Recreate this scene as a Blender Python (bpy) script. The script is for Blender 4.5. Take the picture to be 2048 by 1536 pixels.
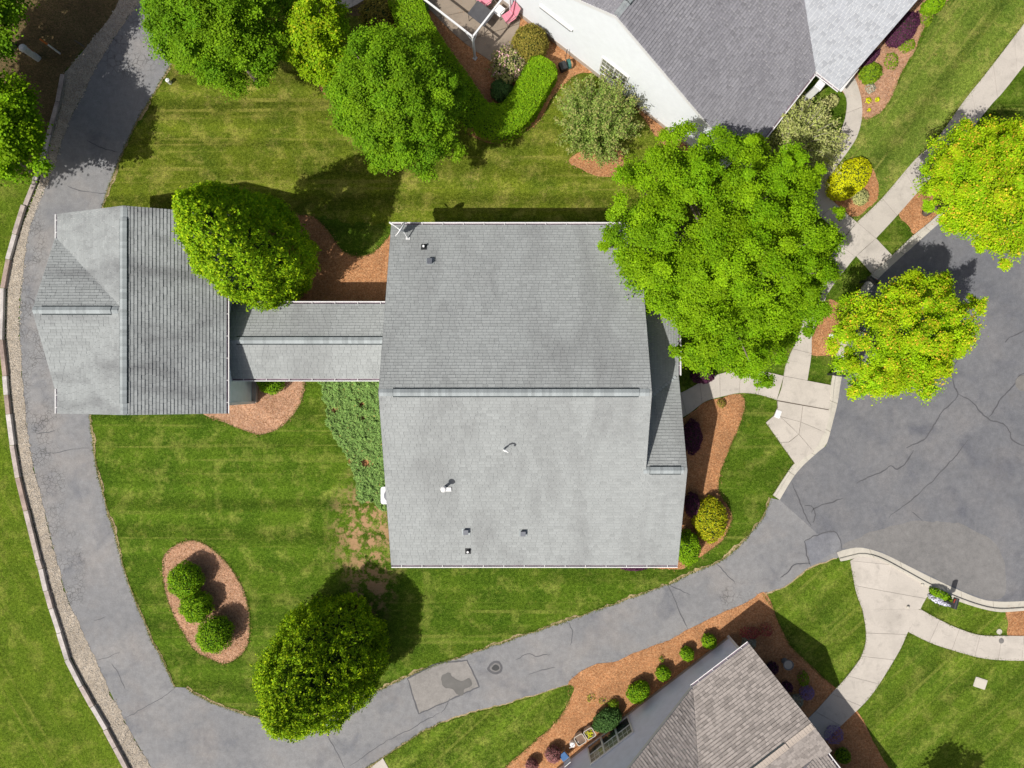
import bpy, math, random
import numpy as np
from mathutils import Vector, Matrix, noise
from mathutils.geometry import tessellate_polygon
for o in list(bpy.data.objects): bpy.data.objects.remove(o)
S = bpy.context.scene
COL = S.collection
random.seed(7)
R = math.radians
# ------------------------------------------------------------------ camera, sky, sun, exposure
HC, FP = 36.0, 1420.0                 # drone height in metres, focal length in 2048-wide pixels
cam_d = bpy.data.cameras.new('drone_camera'); cam = bpy.data.objects.new('drone_camera', cam_d)
COL.objects.link(cam); S.camera = cam
cam.location = (0, 0, HC); cam.rotation_euler = (0, 0, 0)
cam_d.sensor_width = 36; cam_d.lens = 36*FP/2048; cam_d.clip_start = 0.5; cam_d.clip_end = 900
SUNV = Vector((-.57, -.472, 1)).normalized()
wd = bpy.data.worlds.new('World'); S.world = wd; wd.use_nodes = True
wn = wd.node_tree.nodes; wl = wd.node_tree.links
sky = wn.new('ShaderNodeTexSky'); sky.sky_type = 'NISHITA'; sky.sun_disc = False
sky.dust_density = 5.0; sky.ozone_density = .4; sky.sun_elevation = math.asin(SUNV.z); sky.sun_rotation = math.atan2(SUNV.x, SUNV.y)
wl.new(sky.outputs[0], wn['Background'].inputs[0]); wn['Background'].inputs[1].default_value = 0.070
sun_d = bpy.data.lights.new('sun', 'SUN'); sun_d.energy = 4.6; sun_d.angle = R(0.53); sun_d.color = (1, .95, .87)
sun = bpy.data.objects.new('sun', sun_d); COL.objects.link(sun); sun.location = (-20, -16, 40)
sun.rotation_euler = (-SUNV).to_track_quat('-Z', 'Y').to_euler()
S.view_settings.view_transform = 'Standard'; S.view_settings.look = 'None'
S.view_settings.gamma = 1; S.view_settings.exposure = 0.18; S.view_settings.use_curve_mapping = False

# ------------------------------------------------------------------ helpers
def W(px, py, h=0.0):
    "plan position (metres) of a surveyed point of the air photograph at height h"
    k = (HC-h)/FP
    return Vector(((px-1024)*k, (768-py)*k, h))
def W2(p, h=0.0): v = W(p[0], p[1], h); return (v.x, v.y)
def link(o, parent=None):
    COL.objects.link(o)
    if parent is not None: o.parent = parent
    return o
def tag(o, label=None, cat=None, group=None, kind=None):
    if label: o['label'] = label
    if cat: o['category'] = cat
    if group: o['group'] = group
    if kind: o['kind'] = kind
    return o
def empty(name, loc, label, cat, group=None, rz=0):
    o = bpy.data.objects.new(name, None); o.empty_display_size = .3
    o.location = loc; o.rotation_euler = (0, 0, rz); link(o)
    return tag(o, label, cat, group)
def mesh_obj(name, verts, faces, mat, parent=None, smooth=False, world=True):
    me = bpy.data.meshes.new(name); me.from_pydata([tuple(v) for v in verts], [], faces); me.update()
    if mat: me.materials.append(mat)
    if smooth:
        for p in me.polygons: p.use_smooth = True
    o = bpy.data.objects.new(name, me); link(o, parent)
    if parent is not None and world:          # verts are world coordinates
        o.matrix_parent_inverse = parent_matrix(parent).inverted()
    return o
def parent_matrix(p):
    m = p.matrix_basis.copy()
    if p.parent is not None: m = parent_matrix(p.parent) @ p.matrix_parent_inverse @ m
    return m
class MB:
    def __init__(s): s.v = []; s.f = []
    def box(s, c, d, rz=0, M=None):
        i = len(s.v); x, y, z = d[0]/2, d[1]/2, d[2]/2
        m = Matrix.Rotation(rz, 3, 'Z') if M is None else M
        for q in ((-x,-y,-z),(x,-y,-z),(x,y,-z),(-x,y,-z),(-x,-y,z),(x,-y,z),(x,y,z),(-x,y,z)):
            s.v.append(Vector(c)+m@Vector(q))
        for f in ((0,3,2,1),(4,5,6,7),(0,1,5,4),(1,2,6,5),(2,3,7,6),(3,0,4,7)): s.f.append([i+k for k in f])
        return s
    def bar(s, a, b, w, h=None):
        a = Vector(a); b = Vector(b); d = (b-a); L = d.length; h = h or w
        z = d.normalized(); x = z.cross(Vector((0,0,1)))
        if x.length < 1e-3: x = Vector((1,0,0))
        x.normalize(); y = z.cross(x)
        M = Matrix((x, y, z)).transposed()
        return s.box((a+b)/2, (w, h, L), M=M)
    def tube(s, pts, rad, n=8, cap=True):
        pts = [Vector(p) for p in pts]
        if not isinstance(rad, (list, tuple)): rad = [rad]*len(pts)
        i0 = len(s.v); up = Vector((0,0,1))
        for k, p in enumerate(pts):
            t = (pts[min(k+1, len(pts)-1)]-pts[max(k-1, 0)]).normalized()
            x = t.cross(up)
            if x.length < .05: x = Vector((1,0,0))-t*t.x
            x.normalize(); y = t.cross(x)
            for a in range(n):
                q = 2*math.pi*a/n
                s.v.append(p+(x*math.cos(q)+y*math.sin(q))*rad[k])
        for k in range(len(pts)-1):
            for a in range(n):
                b = (a+1) % n
                s.f.append([i0+k*n+a, i0+k*n+b, i0+(k+1)*n+b, i0+(k+1)*n+a])
        if cap:
            s.f.append([i0+a for a in range(n)][::-1]); s.f.append([i0+(len(pts)-1)*n+a for a in range(n)])
        return s
    def lathe(s, c, prof, n=16):
        "prof: list of (radius, z)"
        i0 = len(s.v)
        for r, z in prof:
            for a in range(n):
                q = 2*math.pi*a/n; s.v.append(Vector(c)+Vector((r*math.cos(q), r*math.sin(q), z)))
        for k in range(len(prof)-1):
            for a in range(n):
                b = (a+1) % n
                s.f.append([i0+k*n+a, i0+k*n+b, i0+(k+1)*n+b, i0+(k+1)*n+a])
        s.f.append([i0+(len(prof)-1)*n+a for a in range(n)])
        return s
    def poly(s, pts3):
        i = len(s.v); s.v += [Vector(p) for p in pts3]; s.f.append(list(range(i, i+len(pts3)))); return s
    def prism(s, poly2, z0, z1):
        n = len(poly2); i = len(s.v)
        a = sum(poly2[k][0]*poly2[(k+1)%n][1]-poly2[(k+1)%n][0]*poly2[k][1] for k in range(n))
        if a < 0: poly2 = poly2[::-1]
        s.v += [Vector((p[0], p[1], z0)) for p in poly2]+[Vector((p[0], p[1], z1)) for p in poly2]
        for k in range(n):
            m = (k+1) % n; s.f.append([i+k, i+m, i+n+m, i+n+k])
        for t in tessellate_polygon([[Vector((p[0], p[1], 0)) for p in poly2]]):
            t = list(t); A, B, C = (poly2[q] for q in t)
            if (B[0]-A[0])*(C[1]-A[1])-(C[0]-A[0])*(B[1]-A[1]) < 0: t = t[::-1]
            s.f.append([i+n+q for q in t])
        return s
    def build(s, name, mat, parent=None, smooth=False): return mesh_obj(name, s.v, s.f, mat, parent, smooth)
def catmull(pts, n=6, closed=False):
    P = [Vector((p[0], p[1], 0)) for p in pts]; out = []; N = len(P)
    for i in range(N if closed else N-1):
        if closed: a, b, c, d = P[(i-1)%N], P[i], P[(i+1)%N], P[(i+2)%N]
        else: a, b, c, d = P[max(i-1,0)], P[i], P[i+1], P[min(i+2,N-1)]
        for k in range(n):
            t = k/n
            q = .5*((2*b)+(c-a)*t+(2*a-5*b+4*c-d)*t*t+(3*b-a-3*c+d)*t**3)
            out.append((q.x, q.y))
    if not closed: out.append((P[-1].x, P[-1].y))
    return out
def rough(pts, amp, step=.12, closed=True, seed=0):
    out = []; N = len(pts)
    for i in range(N if closed else N-1):
        a = Vector(pts[i]); b = Vector(pts[(i+1)%N]); d = b-a; L = d.length
        if L < 1e-6: continue
        nrm = Vector((-d.y, d.x))/L; m = max(1, int(L/step))
        for k in range(m):
            p = a+d*(k/m)
            q = noise.noise(Vector((p.x*1.3, p.y*1.3, seed)))*1.1+noise.noise(Vector((p.x*5, p.y*5, seed+9)))*.8
            p = p+nrm*amp*q; out.append((p.x, p.y))
    if not closed: out.append(tuple(pts[-1]))
    return out
def sheet(name, poly2, z, mat, parent=None, kind='structure'):
    vs = [Vector((p[0], p[1], z)) for p in poly2]
    fs = []
    for t in tessellate_polygon([[Vector((p[0], p[1], 0)) for p in poly2]]):
        A, B, C = (vs[q] for q in t); t = list(t)
        if (B-A).cross(C-A).z < 0: t = t[::-1]
        fs.append(t)
    o = mesh_obj(name, vs, fs, mat, parent)
    if kind and parent is None: o['kind'] = kind
    return o
def pxpoly(pts, n=5, closed=True, h=0): return catmull([W2(p, h) for p in pts], n, closed)
def ribbon(name, pts, w0, z, mat, parent, jitter=.0, seed=0, taper=True):
    N = len(pts); L = []; Rr = []
    for i, p in enumerate(pts):
        a = Vector(pts[max(i-1,0)]); b = Vector(pts[min(i+1,N-1)]); d = (b-a)
        nrm = Vector((-d.y, d.x))/(d.length+1e-9)
        w = w0*(.75+.5*noise.noise(Vector((p[0]*2, p[1]*2, seed))))
        if taper: w *= min(1, .35+min(i, N-1-i)/(.15*N+1))
        q = Vector(p)+nrm*jitter*noise.noise(Vector((p[0]*3, p[1]*3, seed+5)))
        L.append(q+nrm*w/2); Rr.append(q-nrm*w/2)
    vs = [(p.x, p.y, z) for p in Rr]+[(p.x, p.y, z) for p in L]
    fs = [[i, i+1, N+i+1, N+i] for i in range(N-1)]
    return mesh_obj(name, vs, fs, mat, parent)

# ------------------------------------------------------------------ materials
def newmat(name):
    m = bpy.data.materials.new(name); m.use_nodes = True
    n = m.node_tree.nodes; n.clear(); l = m.node_tree.links
    out = n.new('ShaderNodeOutputMaterial'); b = n.new('ShaderNodeBsdfPrincipled')
    l.new(b.outputs[0], out.inputs[0]); return m, n, l, b
def geo_pos(n): return n.new('ShaderNodeNewGeometry').outputs['Position']
def mapping(n, l, vec, scale=(1,1,1), rz=0, loc=(0,0,0)):
    mp = n.new('ShaderNodeMapping'); l.new(vec, mp.inputs[0])
    mp.inputs['Scale'].default_value = scale; mp.inputs['Rotation'].default_value = (0,0,rz); mp.inputs['Location'].default_value = loc
    return mp.outputs[0]
def turned(n, l, p, rz, scale, loc=(0,0,0)):
    return mapping(n, l, mapping(n, l, p, (1,1,1), rz), scale, 0, loc)
def noise_n(n, l, vec, scale, detail=3, rough_=.55, dist=0):
    t = n.new('ShaderNodeTexNoise'); l.new(vec, t.inputs['Vector'])
    t.inputs['Scale'].default_value = scale; t.inputs['Detail'].default_value = detail
    t.inputs['Roughness'].default_value = rough_; t.inputs['Distortion'].default_value = dist
    return t.outputs[0]
def ramp(n, l, fac, lo, hi, a=0., b=1.):
    t = n.new('ShaderNodeMapRange'); l.new(fac, t.inputs[0]); t.clamp = True
    t.inputs[1].default_value = lo; t.inputs[2].default_value = hi; t.inputs[3].default_value = a; t.inputs[4].default_value = b
    return t.outputs[0]
def mixc(n, l, fac, a, b, mode='MIX'):
    t = n.new('ShaderNodeMix'); t.data_type = 'RGBA'; t.blend_type = mode
    for sock, v in ((t.inputs[0], fac), (t.inputs[6], a), (t.inputs[7], b)):
        if hasattr(v, 'links') or hasattr(v, 'is_output'): l.new(v, sock)
        elif isinstance(v, (int, float)): sock.default_value = v
        else: sock.default_value = (*v, 1)
    return t.outputs[2]
def math_n(n, l, op, a, b=None):
    t = n.new('ShaderNodeMath'); t.operation = op
    for i, v in enumerate((a, b)):
        if v is None: continue
        if isinstance(v, (int, float)): t.inputs[i].default_value = v
        else: l.new(v, t.inputs[i])
    return t.outputs[0]
def bump_n(n, l, b, h, strength=.5, dist=.02):
    t = n.new('ShaderNodeBump'); t.inputs['Strength'].default_value = strength; t.inputs['Distance'].default_value = dist
    l.new(h, t.inputs['Height']); l.new(t.outputs[0], b.inputs['Normal'])
def simple(name, col, rough_=.6, metal=0, spec=.4, var=.12, vs=3., fine=30.):
    m, n, l, b = newmat(name)
    p = n.new('ShaderNodeTexCoord').outputs['Object']
    f = ramp(n, l, noise_n(n, l, p, vs, 4), .3, .7, 1-var, 1+var)
    g = ramp(n, l, noise_n(n, l, p, fine, 2), .3, .7, 1-var*.6, 1+var*.6)
    c = mixc(n, l, 1., col, math_n(n, l, 'MULTIPLY', f, g), 'MULTIPLY')
    l.new(c, b.inputs['Base Color']); b.inputs['Roughness'].default_value = rough_
    b.inputs['Metallic'].default_value = metal; b.inputs['Specular IOR Level'].default_value = spec
    return m
def dist_mask(n, l, p, c, r0, r1, sy=1.):
    t = n.new('ShaderNodeVectorMath'); t.operation = 'SUBTRACT'; l.new(p, t.inputs[0]); t.inputs[1].default_value = (c[0], c[1], 0)
    s_ = n.new('ShaderNodeVectorMath'); s_.operation = 'MULTIPLY'; l.new(t.outputs[0], s_.inputs[0]); s_.inputs[1].default_value = (1, sy, 0)
    d = n.new('ShaderNodeVectorMath'); d.operation = 'LENGTH'; l.new(s_.outputs[0], d.inputs[0])
    return ramp(n, l, d.outputs['Value'], r0, r1, 1, 0)
def lawn_mat(name, rz, base=(.064,.114,.008), lite=(.150,.182,.032), dark=(.038,.080,.005), dry=(.26,.22,.07), period=1.55, bare=(), dryamt=.0, stripe=.22):
    m, n, l, b = newmat(name); p = geo_pos(n)
    c = mixc(n, l, ramp(n, l, noise_n(n, l, p, .55, 4, .6), .38, .68), base, dark)
    c = mixc(n, l, ramp(n, l, noise_n(n, l, mapping(n, l, p, (1,1,1), 0, (31,7,0)), 1.1, 5, .65), .50, .70), c, lite)
    dr = ramp(n, l, noise_n(n, l, mapping(n, l, p, (1,1.2,1), 0, (5,77,0)), .8, 6, .72), .60-dryamt, .78-dryamt)
    fleck = ramp(n, l, noise_n(n, l, p, 9, 3, .7), .42, .62)
    c = mixc(n, l, math_n(n, l, 'MULTIPLY', dr, fleck), c, dry)
    # mowing lines: soft irregular bands
    q = mapping(n, l, p, (1,1,1), rz)
    wv = n.new('ShaderNodeTexWave'); wv.bands_direction = 'Y'; l.new(q, wv.inputs[0])
    wv.inputs['Scale'].default_value = 1/(period*3.183)*1.0; wv.inputs['Distortion'].default_value = 2.2
    wv.inputs['Detail'].default_value = 3; wv.inputs['Detail Scale'].default_value = .35
    q2 = turned(n, l, p, rz, (.035, 1.25, 1)); st = noise_n(n, l, q2, 1., 2, .5, .15)
    s2 = math_n(n, l, 'ADD', math_n(n, l, 'MULTIPLY', wv.outputs['Fac'], .25), math_n(n, l, 'MULTIPLY', st, 1.0))
    c = mixc(n, l, 1., c, ramp(n, l, s2, .40, .85, 1-stripe, 1+stripe*1.2), 'MULTIPLY')
    line = math_n(n, l, 'MULTIPLY', ramp(n, l, noise_n(n, l, turned(n, l, p, rz, (.05, 3.0, 1), (3,1,0)), 1., 2, .5, .1), .57, .66), ramp(n, l, noise_n(n, l, p, .5, 3), .38, .58, 0, .75))
    c = mixc(n, l, line, c, lite)
    # blades: tufts and fine speckle
    f1 = noise_n(n, l, p, 6.5, 6, .82); f2 = noise_n(n, l, mapping(n, l, p, (1,1,1), 0, (3,9,0)), 22, 3, .7)
    fine = math_n(n, l, 'ADD', math_n(n, l, 'MULTIPLY', f1, .5), math_n(n, l, 'MULTIPLY', f2, .5))
    c = mixc(n, l, ramp(n, l, fine, .52, .66, 0, .5), c, lite)
    c = mixc(n, l, 1., c, ramp(n, l, fine, .40, .60, .38, 1.62), 'MULTIPLY')
    c = mixc(n, l, math_n(n, l, 'MULTIPLY', ramp(n, l, noise_n(n, l, mapping(n, l, p, (1,1,1), 0, (17,5,0)), 2.6, 6, .8), .60, .70), .55), c, (.21,.225,.02))
    c = mixc(n, l, math_n(n, l, 'MULTIPLY', ramp(n, l, noise_n(n, l, mapping(n, l, p, (1,1,1), 0, (57,25,0)), 1.9, 5, .75), .60, .72), .5), c, (.025,.06,.004))
    for (cx, cy, r, sy) in bare:
        mk = math_n(n, l, 'MULTIPLY', dist_mask(n, l, p, (cx, cy), r*.35, r, sy), ramp(n, l, noise_n(n, l, p, 1.7, 5, .72),   .47, .56))
        c = mixc(n, l, mk, c, mixc(n, l, f1, (.20,.115,.055), (.46,.30,.17)))
    l.new(c, b.inputs['Base Color']); b.inputs['Roughness'].default_value = .9; b.inputs['Specular IOR Level'].default_value = .05
    bump_n(n, l, b, fine, .9, .06); return m
def mulch_mat(name, a, bcol, cdark):
    m, n, l, b = newmat(name); p = geo_pos(n)
    v = n.new('ShaderNodeTexVoronoi'); v.feature = 'F1'; v.inputs['Scale'].default_value = 16
    l.new(mapping(n, l, p, (1, 1.6, 1), .6), v.inputs['Vector'])
    v2 = n.new('ShaderNodeTexVoronoi'); v2.inputs['Scale'].default_value = 34; l.new(mapping(n, l, p, (1.7, 1, 1), -.4), v2.inputs['Vector'])
    sc = n.new('ShaderNodeSeparateColor'); l.new(v.outputs['Color'], sc.inputs[0])
    s2 = n.new('ShaderNodeSeparateColor'); l.new(v2.outputs['Color'], s2.inputs[0])
    c = mixc(n, l, sc.outputs[0], a, bcol)
    c = mixc(n, l, math_n(n, l, 'MULTIPLY', ramp(n, l, s2.outputs[1], .55, 1), .8), c, cdark)
    c = mixc(n, l, 1., c, ramp(n, l, noise_n(n, l, p, .8, 5, .65), .3, .7, .74, 1.2), 'MULTIPLY')
    c = mixc(n, l, 1., c, ramp(n, l, noise_n(n, l, p, 9, 3, .7), .3, .7, .72, 1.25), 'MULTIPLY')
    l.new(c, b.inputs['Base Color']); b.inputs['Roughness'].default_value = .95; b.inputs['Specular IOR Level'].default_value = .1
    bump_n(n, l, b, math_n(n, l, 'ADD', sc.outputs[0], v2.outputs['Distance']), .6, .04); return m
def asphalt_mat(name, base, tint, dark, crack=0., crack_pts=(), tan=.0):
    m, n, l, b = newmat(name); p = geo_pos(n)
    c = mixc(n, l, ramp(n, l, noise_n(n, l, p, .30, 4, .6, .4), .35, .65), base, tint)
    c = mixc(n, l, ramp(n, l, noise_n(n, l, mapping(n, l, p, (1,1,1), 0, (13,3,0)), .55, 5, .6, .6), .53, .74), c, dark)
    if tan: c = mixc(n, l, math_n(n, l, 'MULTIPLY', ramp(n, l, noise_n(n, l, mapping(n, l, p, (1,1,1), 0, (3,43,0)), .42, 4, .6), .48, .7), tan), c, (.29,.255,.225))
    c = mixc(n, l, 1., c, ramp(n, l, noise_n(n, l, p, 28, 4, .8),   .3, .7, .80, 1.2), 'MULTIPLY')
    c = mixc(n, l, 1., c, ramp(n, l, noise_n(n, l, p, 3.1, 5, .7), .3, .7, .86, 1.14), 'MULTIPLY')
    for (cx, cy, r, sy, sc_) in crack_pts:
        v = n.new('ShaderNodeTexVoronoi'); v.feature = 'DISTANCE_TO_EDGE'; v.inputs['Scale'].default_value = sc_
        wob = n.new('ShaderNodeVectorMath'); wob.operation = 'ADD'
        nz = n.new('ShaderNodeTexNoise'); l.new(p, nz.inputs['Vector']); nz.inputs['Scale'].default_value = 3
        sc2 = n.new('ShaderNodeVectorMath'); sc2.operation = 'SCALE'; l.new(nz.outputs[1], sc2.inputs[0]); sc2.inputs['Scale'].default_value = .25
        l.new(p, wob.inputs[0]); l.new(sc2.outputs[0], wob.inputs[1]); l.new(wob.outputs[0], v.inputs['Vector'])
        e = ramp(n, l, v.outputs['Distance'], .02, .085, 1, 0)
        mk = math_n(n, l, 'MULTIPLY', e, dist_mask(n, l, p, (cx, cy), r*.6, r, sy))
        mk = math_n(n, l, 'MULTIPLY', mk, ramp(n, l, noise_n(n, l, p, .9, 4), .40, .56, 0, crack))
        c = mixc(n, l, mk, c, (.05,.048,.045))
    l.new(c, b.inputs['Base Color']); b.inputs['Roughness'].default_value = .88; b.inputs['Specular IOR Level'].default_value = .25
    bump_n(n, l, b, noise_n(n, l, p, 60, 3, .7), .25, .01); return m
def concrete_mat(name, col):
    m, n, l, b = newmat(name); p = geo_pos(n)
    oi = n.new('ShaderNodeObjectInfo')
    c = mixc(n, l, ramp(n, l, oi.outputs['Random'], 0, 1, 0, .5), col, tuple(x*.84 for x in col))
    c = mixc(n, l, ramp(n, l, noise_n(n, l, p, .9, 5, .65, .5), .45, .72), c, tuple(x*.78 for x in col))
    c = mixc(n, l, math_n(n, l, 'MULTIPLY', ramp(n, l, noise_n(n, l, mapping(n, l, p, (1,1,1), .4, (8,2,0)), 2.2, 5, .7, .7), .55, .75), .6), c, tuple(x*.55 for x in col))
    c = mixc(n, l, 1., c, ramp(n, l, noise_n(n, l, p, 24, 3, .7), .3, .7, .92, 1.08), 'MULTIPLY')
    l.new(c, b.inputs['Base Color']); b.inputs['Roughness'].default_value = .9; b.inputs['Specular IOR Level'].default_value = .2
    bump_n(n, l, b, noise_n(n, l, p, 40, 3), .15, .01); return m
def shingle_mat(name, col, stain, streak=(.3, 1.2), lo=.45, hi=.7, amt=.5, rz=0):
    m, n, l, b = newmat(name); p = geo_pos(n)
    at = n.new('ShaderNodeAttribute'); at.attribute_name = 'tone'
    c = mixc(n, l, 1., col, at.outputs['Fac'], 'MULTIPLY')
    s_ = ramp(n, l, noise_n(n, l, mapping(n, l, p, (streak[0], streak[1], .5), rz), 1., 5, .65, .3), lo, hi, 0, amt)
    c = mixc(n, l, s_, c, stain)
    c = mixc(n, l, 1., c, ramp(n, l, noise_n(n, l, p, 30, 3, .8), .3, .7, .88, 1.12), 'MULTIPLY')
    l.new(c, b.inputs['Base Color']); b.inputs['Roughness'].default_value = .9; b.inputs['Specular IOR Level'].default_value = .2
    bump_n(n, l, b, noise_n(n, l, p, 90, 2), .2, .006); return m
def leaf_mat(name, a, bcol, tip=None, trans=.35, rough_=.5):
    m = bpy.data.materials.new(name); m.use_nodes = True; n = m.node_tree.nodes; n.clear(); l = m.node_tree.links
    out = n.new('ShaderNodeOutputMaterial'); pb = n.new('ShaderNodeBsdfPrincipled'); tr = n.new('ShaderNodeBsdfTranslucent'); mx = n.new('ShaderNodeMixShader')
    at = n.new('ShaderNodeAttribute'); at.attribute_name = 'tone'; ah = n.new('ShaderNodeAttribute'); ah.attribute_name = 'hue'
    c = mixc(n, l, ah.outputs['Fac'], a, bcol)
    if tip:
        ap = n.new('ShaderNodeAttribute'); ap.attribute_name = 'tip'; c = mixc(n, l, ap.outputs['Fac'], c, tip)
    c = mixc(n, l, 1., c, at.outputs['Fac'], 'MULTIPLY')
    l.new(c, pb.inputs['Base Color']); pb.inputs['Roughness'].default_value = rough_+.1; pb.inputs['Specular IOR Level'].default_value = .10
    c2 = mixc(n, l, 1., c, (1.15, 1.2, .55), 'MULTIPLY'); l.new(c2, tr.inputs[0])
    mx.inputs[0].default_value = trans; l.new(pb.outputs[0], mx.inputs[1]); l.new(tr.outputs[0], mx.inputs[2]); l.new(mx.outputs[0], out.inputs[0])
    return m
M = {}
bare = [(*W2((735,1065)), 2.3, .60), (*W2((742,1180)), 1.5, .8)]
M['lawn'] = lawn_mat('lawn_grass', 0, bare=bare)
M['lawn_ne'] = lawn_mat('lawn_grass_east', R(-52), base=(.115,.165,.022), lite=(.20,.215,.05), dark=(.07,.12,.014), period=1.9, dryamt=.04, stripe=.24)
M['lawn_se'] = lawn_mat('lawn_grass_south', R(-42), base=(.084,.136,.011), lite=(.16,.190,.034), dark=(.052,.096,.008), period=1.9, stripe=.2)
M['lawn_n'] = lawn_mat('lawn_grass_north', 0, base=(.100,.132,.010), lite=(.20,.20,.04), dark=(.058,.090,.007), dryamt=.06, stripe=.26)
M['lawn_w'] = lawn_mat('lawn_grass_west', R(60), base=(.086,.136,.010), lite=(.155,.185,.03), dark=(.058,.102,.007), stripe=.1)
M['mulch'] = mulch_mat('bark_mulch', (.43,.195,.085), (.53,.295,.15), (.20,.085,.038))
M['mulch2'] = mulch_mat('faded_bark_mulch', (.43,.235,.145), (.53,.335,.225), (.24,.125,.075))
M['litter'] = mulch_mat('leaf_litter', (.10,.085,.035), (.20,.13,.07), (.035,.05,.014))
M['soil'] = mulch_mat('bare_soil', (.36,.28,.15), (.45,.36,.22), (.16,.16,.045))
crk = [(*W2((58,640)), 1.25, .13, 5.0), (*W2((95,960)), 1.1, .2, 5.0), (*W2((140,1150)), 1.0, .35, 5.0), (*W2((1480,1196)), 1.3, 1.4, 4.5), (*W2((265,55)), 2.6, .8, 3.2)]
M['asphalt'] = asphalt_mat('driveway_asphalt', (.172,.176,.187), (.212,.213,.219), (.125,.131,.149), 0.6, crk, tan=.28)
M['street'] = asphalt_mat('street_asphalt', (.125,.130,.145), (.155,.158,.170), (.098,.103,.122), 0, (), tan=.12)
M['patch'] = asphalt_mat('patch_asphalt', (.212,.203,.195), (.238,.227,.217), (.18,.175,.168))
M['bluepatch'] = asphalt_mat('sealed_asphalt', (.155,.162,.185), (.185,.19,.205), (.13,.135,.155))
M['tar'] = simple('crack_tar', (.075,.076,.085), .7)
M['wet'] = simple('oil_stain', (.085,.083,.08), .55)
M['stain'] = asphalt_mat('stained_asphalt', (.155,.153,.154), (.178,.175,.175), (.14,.14,.143))
M['concrete'] = concrete_mat('walk_concrete', (.47,.435,.395))
M['kerbc'] = concrete_mat('kerb_concrete', (.48,.455,.40))
M['patio'] = concrete_mat('patio_concrete', (.27,.225,.18))
M['joint'] = simple('joint_soil', (.12,.10,.08), .95)
M['gravelbase'] = mulch_mat('gravel_bed', (.37,.32,.26), (.46,.41,.345), (.19,.155,.12))
M['stone'] = simple('gravel_stone', (.41,.37,.32), .85, var=.25)
M['timber'] = simple('weathered_timber', (.36,.31,.29), .9, var=.3, vs=2, fine=18)
M['timber_red'] = simple('weathered_timber_brown', (.28,.215,.19), .9, var=.3, vs=2, fine=18)
M['timber_pale'] = simple('weathered_timber_pale', (.42,.39,.38), .9, var=.25, vs=2, fine=18)
M['roof'] = shingle_mat('grey_green_shingle', (.285,.304,.308), (.175,.182,.186), (.55,.14), .45, .68, .60)
M['roof_gar'] = shingle_mat('garage_shingle', (.268,.288,.294), (.12,.124,.132), (.25,.75), .46, .68, .65)
M['roof_white'] = shingle_mat('white_house_shingle', (.225,.225,.25), (.155,.155,.175), (.7,.16), .45, .7, .6, R(38))
M['roof_wing_lit'] = shingle_mat('white_house_shingle_lit', (.31,.33,.365), (.27,.285,.33), (.5,.5), .5, .8, .4)  # paler copy of the house shingle: the wing slope's stronger light is painted in
M['roof_tan'] = shingle_mat('tan_brown_shingle', (.29,.262,.247), (.215,.192,.18), (.4,.4), .45, .75, .4)
M['cap'] = simple('ridge_cap_shingle', (.275,.305,.318), .9, var=.1)
def vary(m, a):
    n = m.node_tree.nodes; l = m.node_tree.links; b = n['Principled BSDF'] if 'Principled BSDF' in n else [x for x in n if x.type == 'BSDF_PRINCIPLED'][0]
    src = b.inputs['Base Color'].links[0].from_socket; oi = n.new('ShaderNodeObjectInfo')
    l.new(mixc(n, l, 1., src, ramp(n, l, oi.outputs['Random'], 0, 1, 1-a, 1+a), 'MULTIPLY'), b.inputs['Base Color'])
vary(M['cap'], .16)
M['cap_tan'] = simple('ridge_cap_tan', (.38,.33,.29), .9, var=.1)
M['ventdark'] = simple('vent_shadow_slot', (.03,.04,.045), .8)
M['white'] = simple('white_vinyl', (.64,.65,.67), .5, var=.04)
M['gutter'] = simple('white_gutter', (.66,.66,.67), .4, var=.05)
M['gutterin'] = simple('gutter_trough_dark', (.16,.12,.15), .8, var=.3)  # dark purple grey for the strip inside the gutter
M['fascia'] = simple('shaded_fascia', (.07,.065,.11), .6)  # shade on the wing's rake board painted in as dark purple
M['side_white'] = simple('white_siding', (.66,.70,.75), .55, var=.03)
M['side_blue'] = simple('blue_grey_siding', (.70,.73,.87), .55, var=.05)
M['side_grey'] = simple('pale_grey_siding', (.56,.64,.68), .55, var=.05)
M['found'] = simple('foundation_block', (.36,.31,.27), .9)
M['lead'] = simple('dark_grey_vent', (.13,.14,.165), .5)
M['rubber'] = simple('black_rubber', (.025,.027,.03), .6)
M['dish'] = simple('grey_dish', (.74,.75,.77), .4, var=.05)
M['rust'] = simple('rusty_rim', (.45,.27,.16), .8)
M['bark'] = simple('tree_bark', (.15,.12,.10), .95, var=.35)
M['greybark'] = simple('pale_grey_bark', (.36,.32,.27), .95, var=.25)
M['black'] = simple('black_paint', (.03,.032,.036), .35)
M['glass'] = simple('window_glass_dark', (.035,.045,.045), .08, spec=.8)
M['blind'] = simple('window_glass_blinds', (.20,.205,.17), .15, spec=.7, var=.3, vs=2.2)
M['pink'] = simple('pink_sling_fabric', (.60,.21,.28), .8)
M['frame'] = simple('bronze_chair_frame', (.22,.19,.17), .5)
M['tableglass'] = simple('smoked_table_glass', (.075,.075,.08), .2, spec=.6)
M['red'] = simple('red_marker', (.45,.05,.03), .6)
M['orange'] = simple('orange_marker', (.60,.16,.04), .6)
M['acwhite'] = simple('pale_ac_cabinet', (.62,.63,.66), .5)
M['green_hose'] = simple('teal_garden_hose', (.05,.16,.14), .5)
M['pot'] = simple('planter_pot', (.42,.38,.33), .8)
M['potsoil'] = simple('planter_soil', (.17,.12,.09), .95, var=.3, fine=40)
M['blue'] = simple('blue_cushion', (.05,.13,.30), .8)
M['cover'] = simple('white_plastic_cover', (.66,.67,.68), .5)
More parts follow.
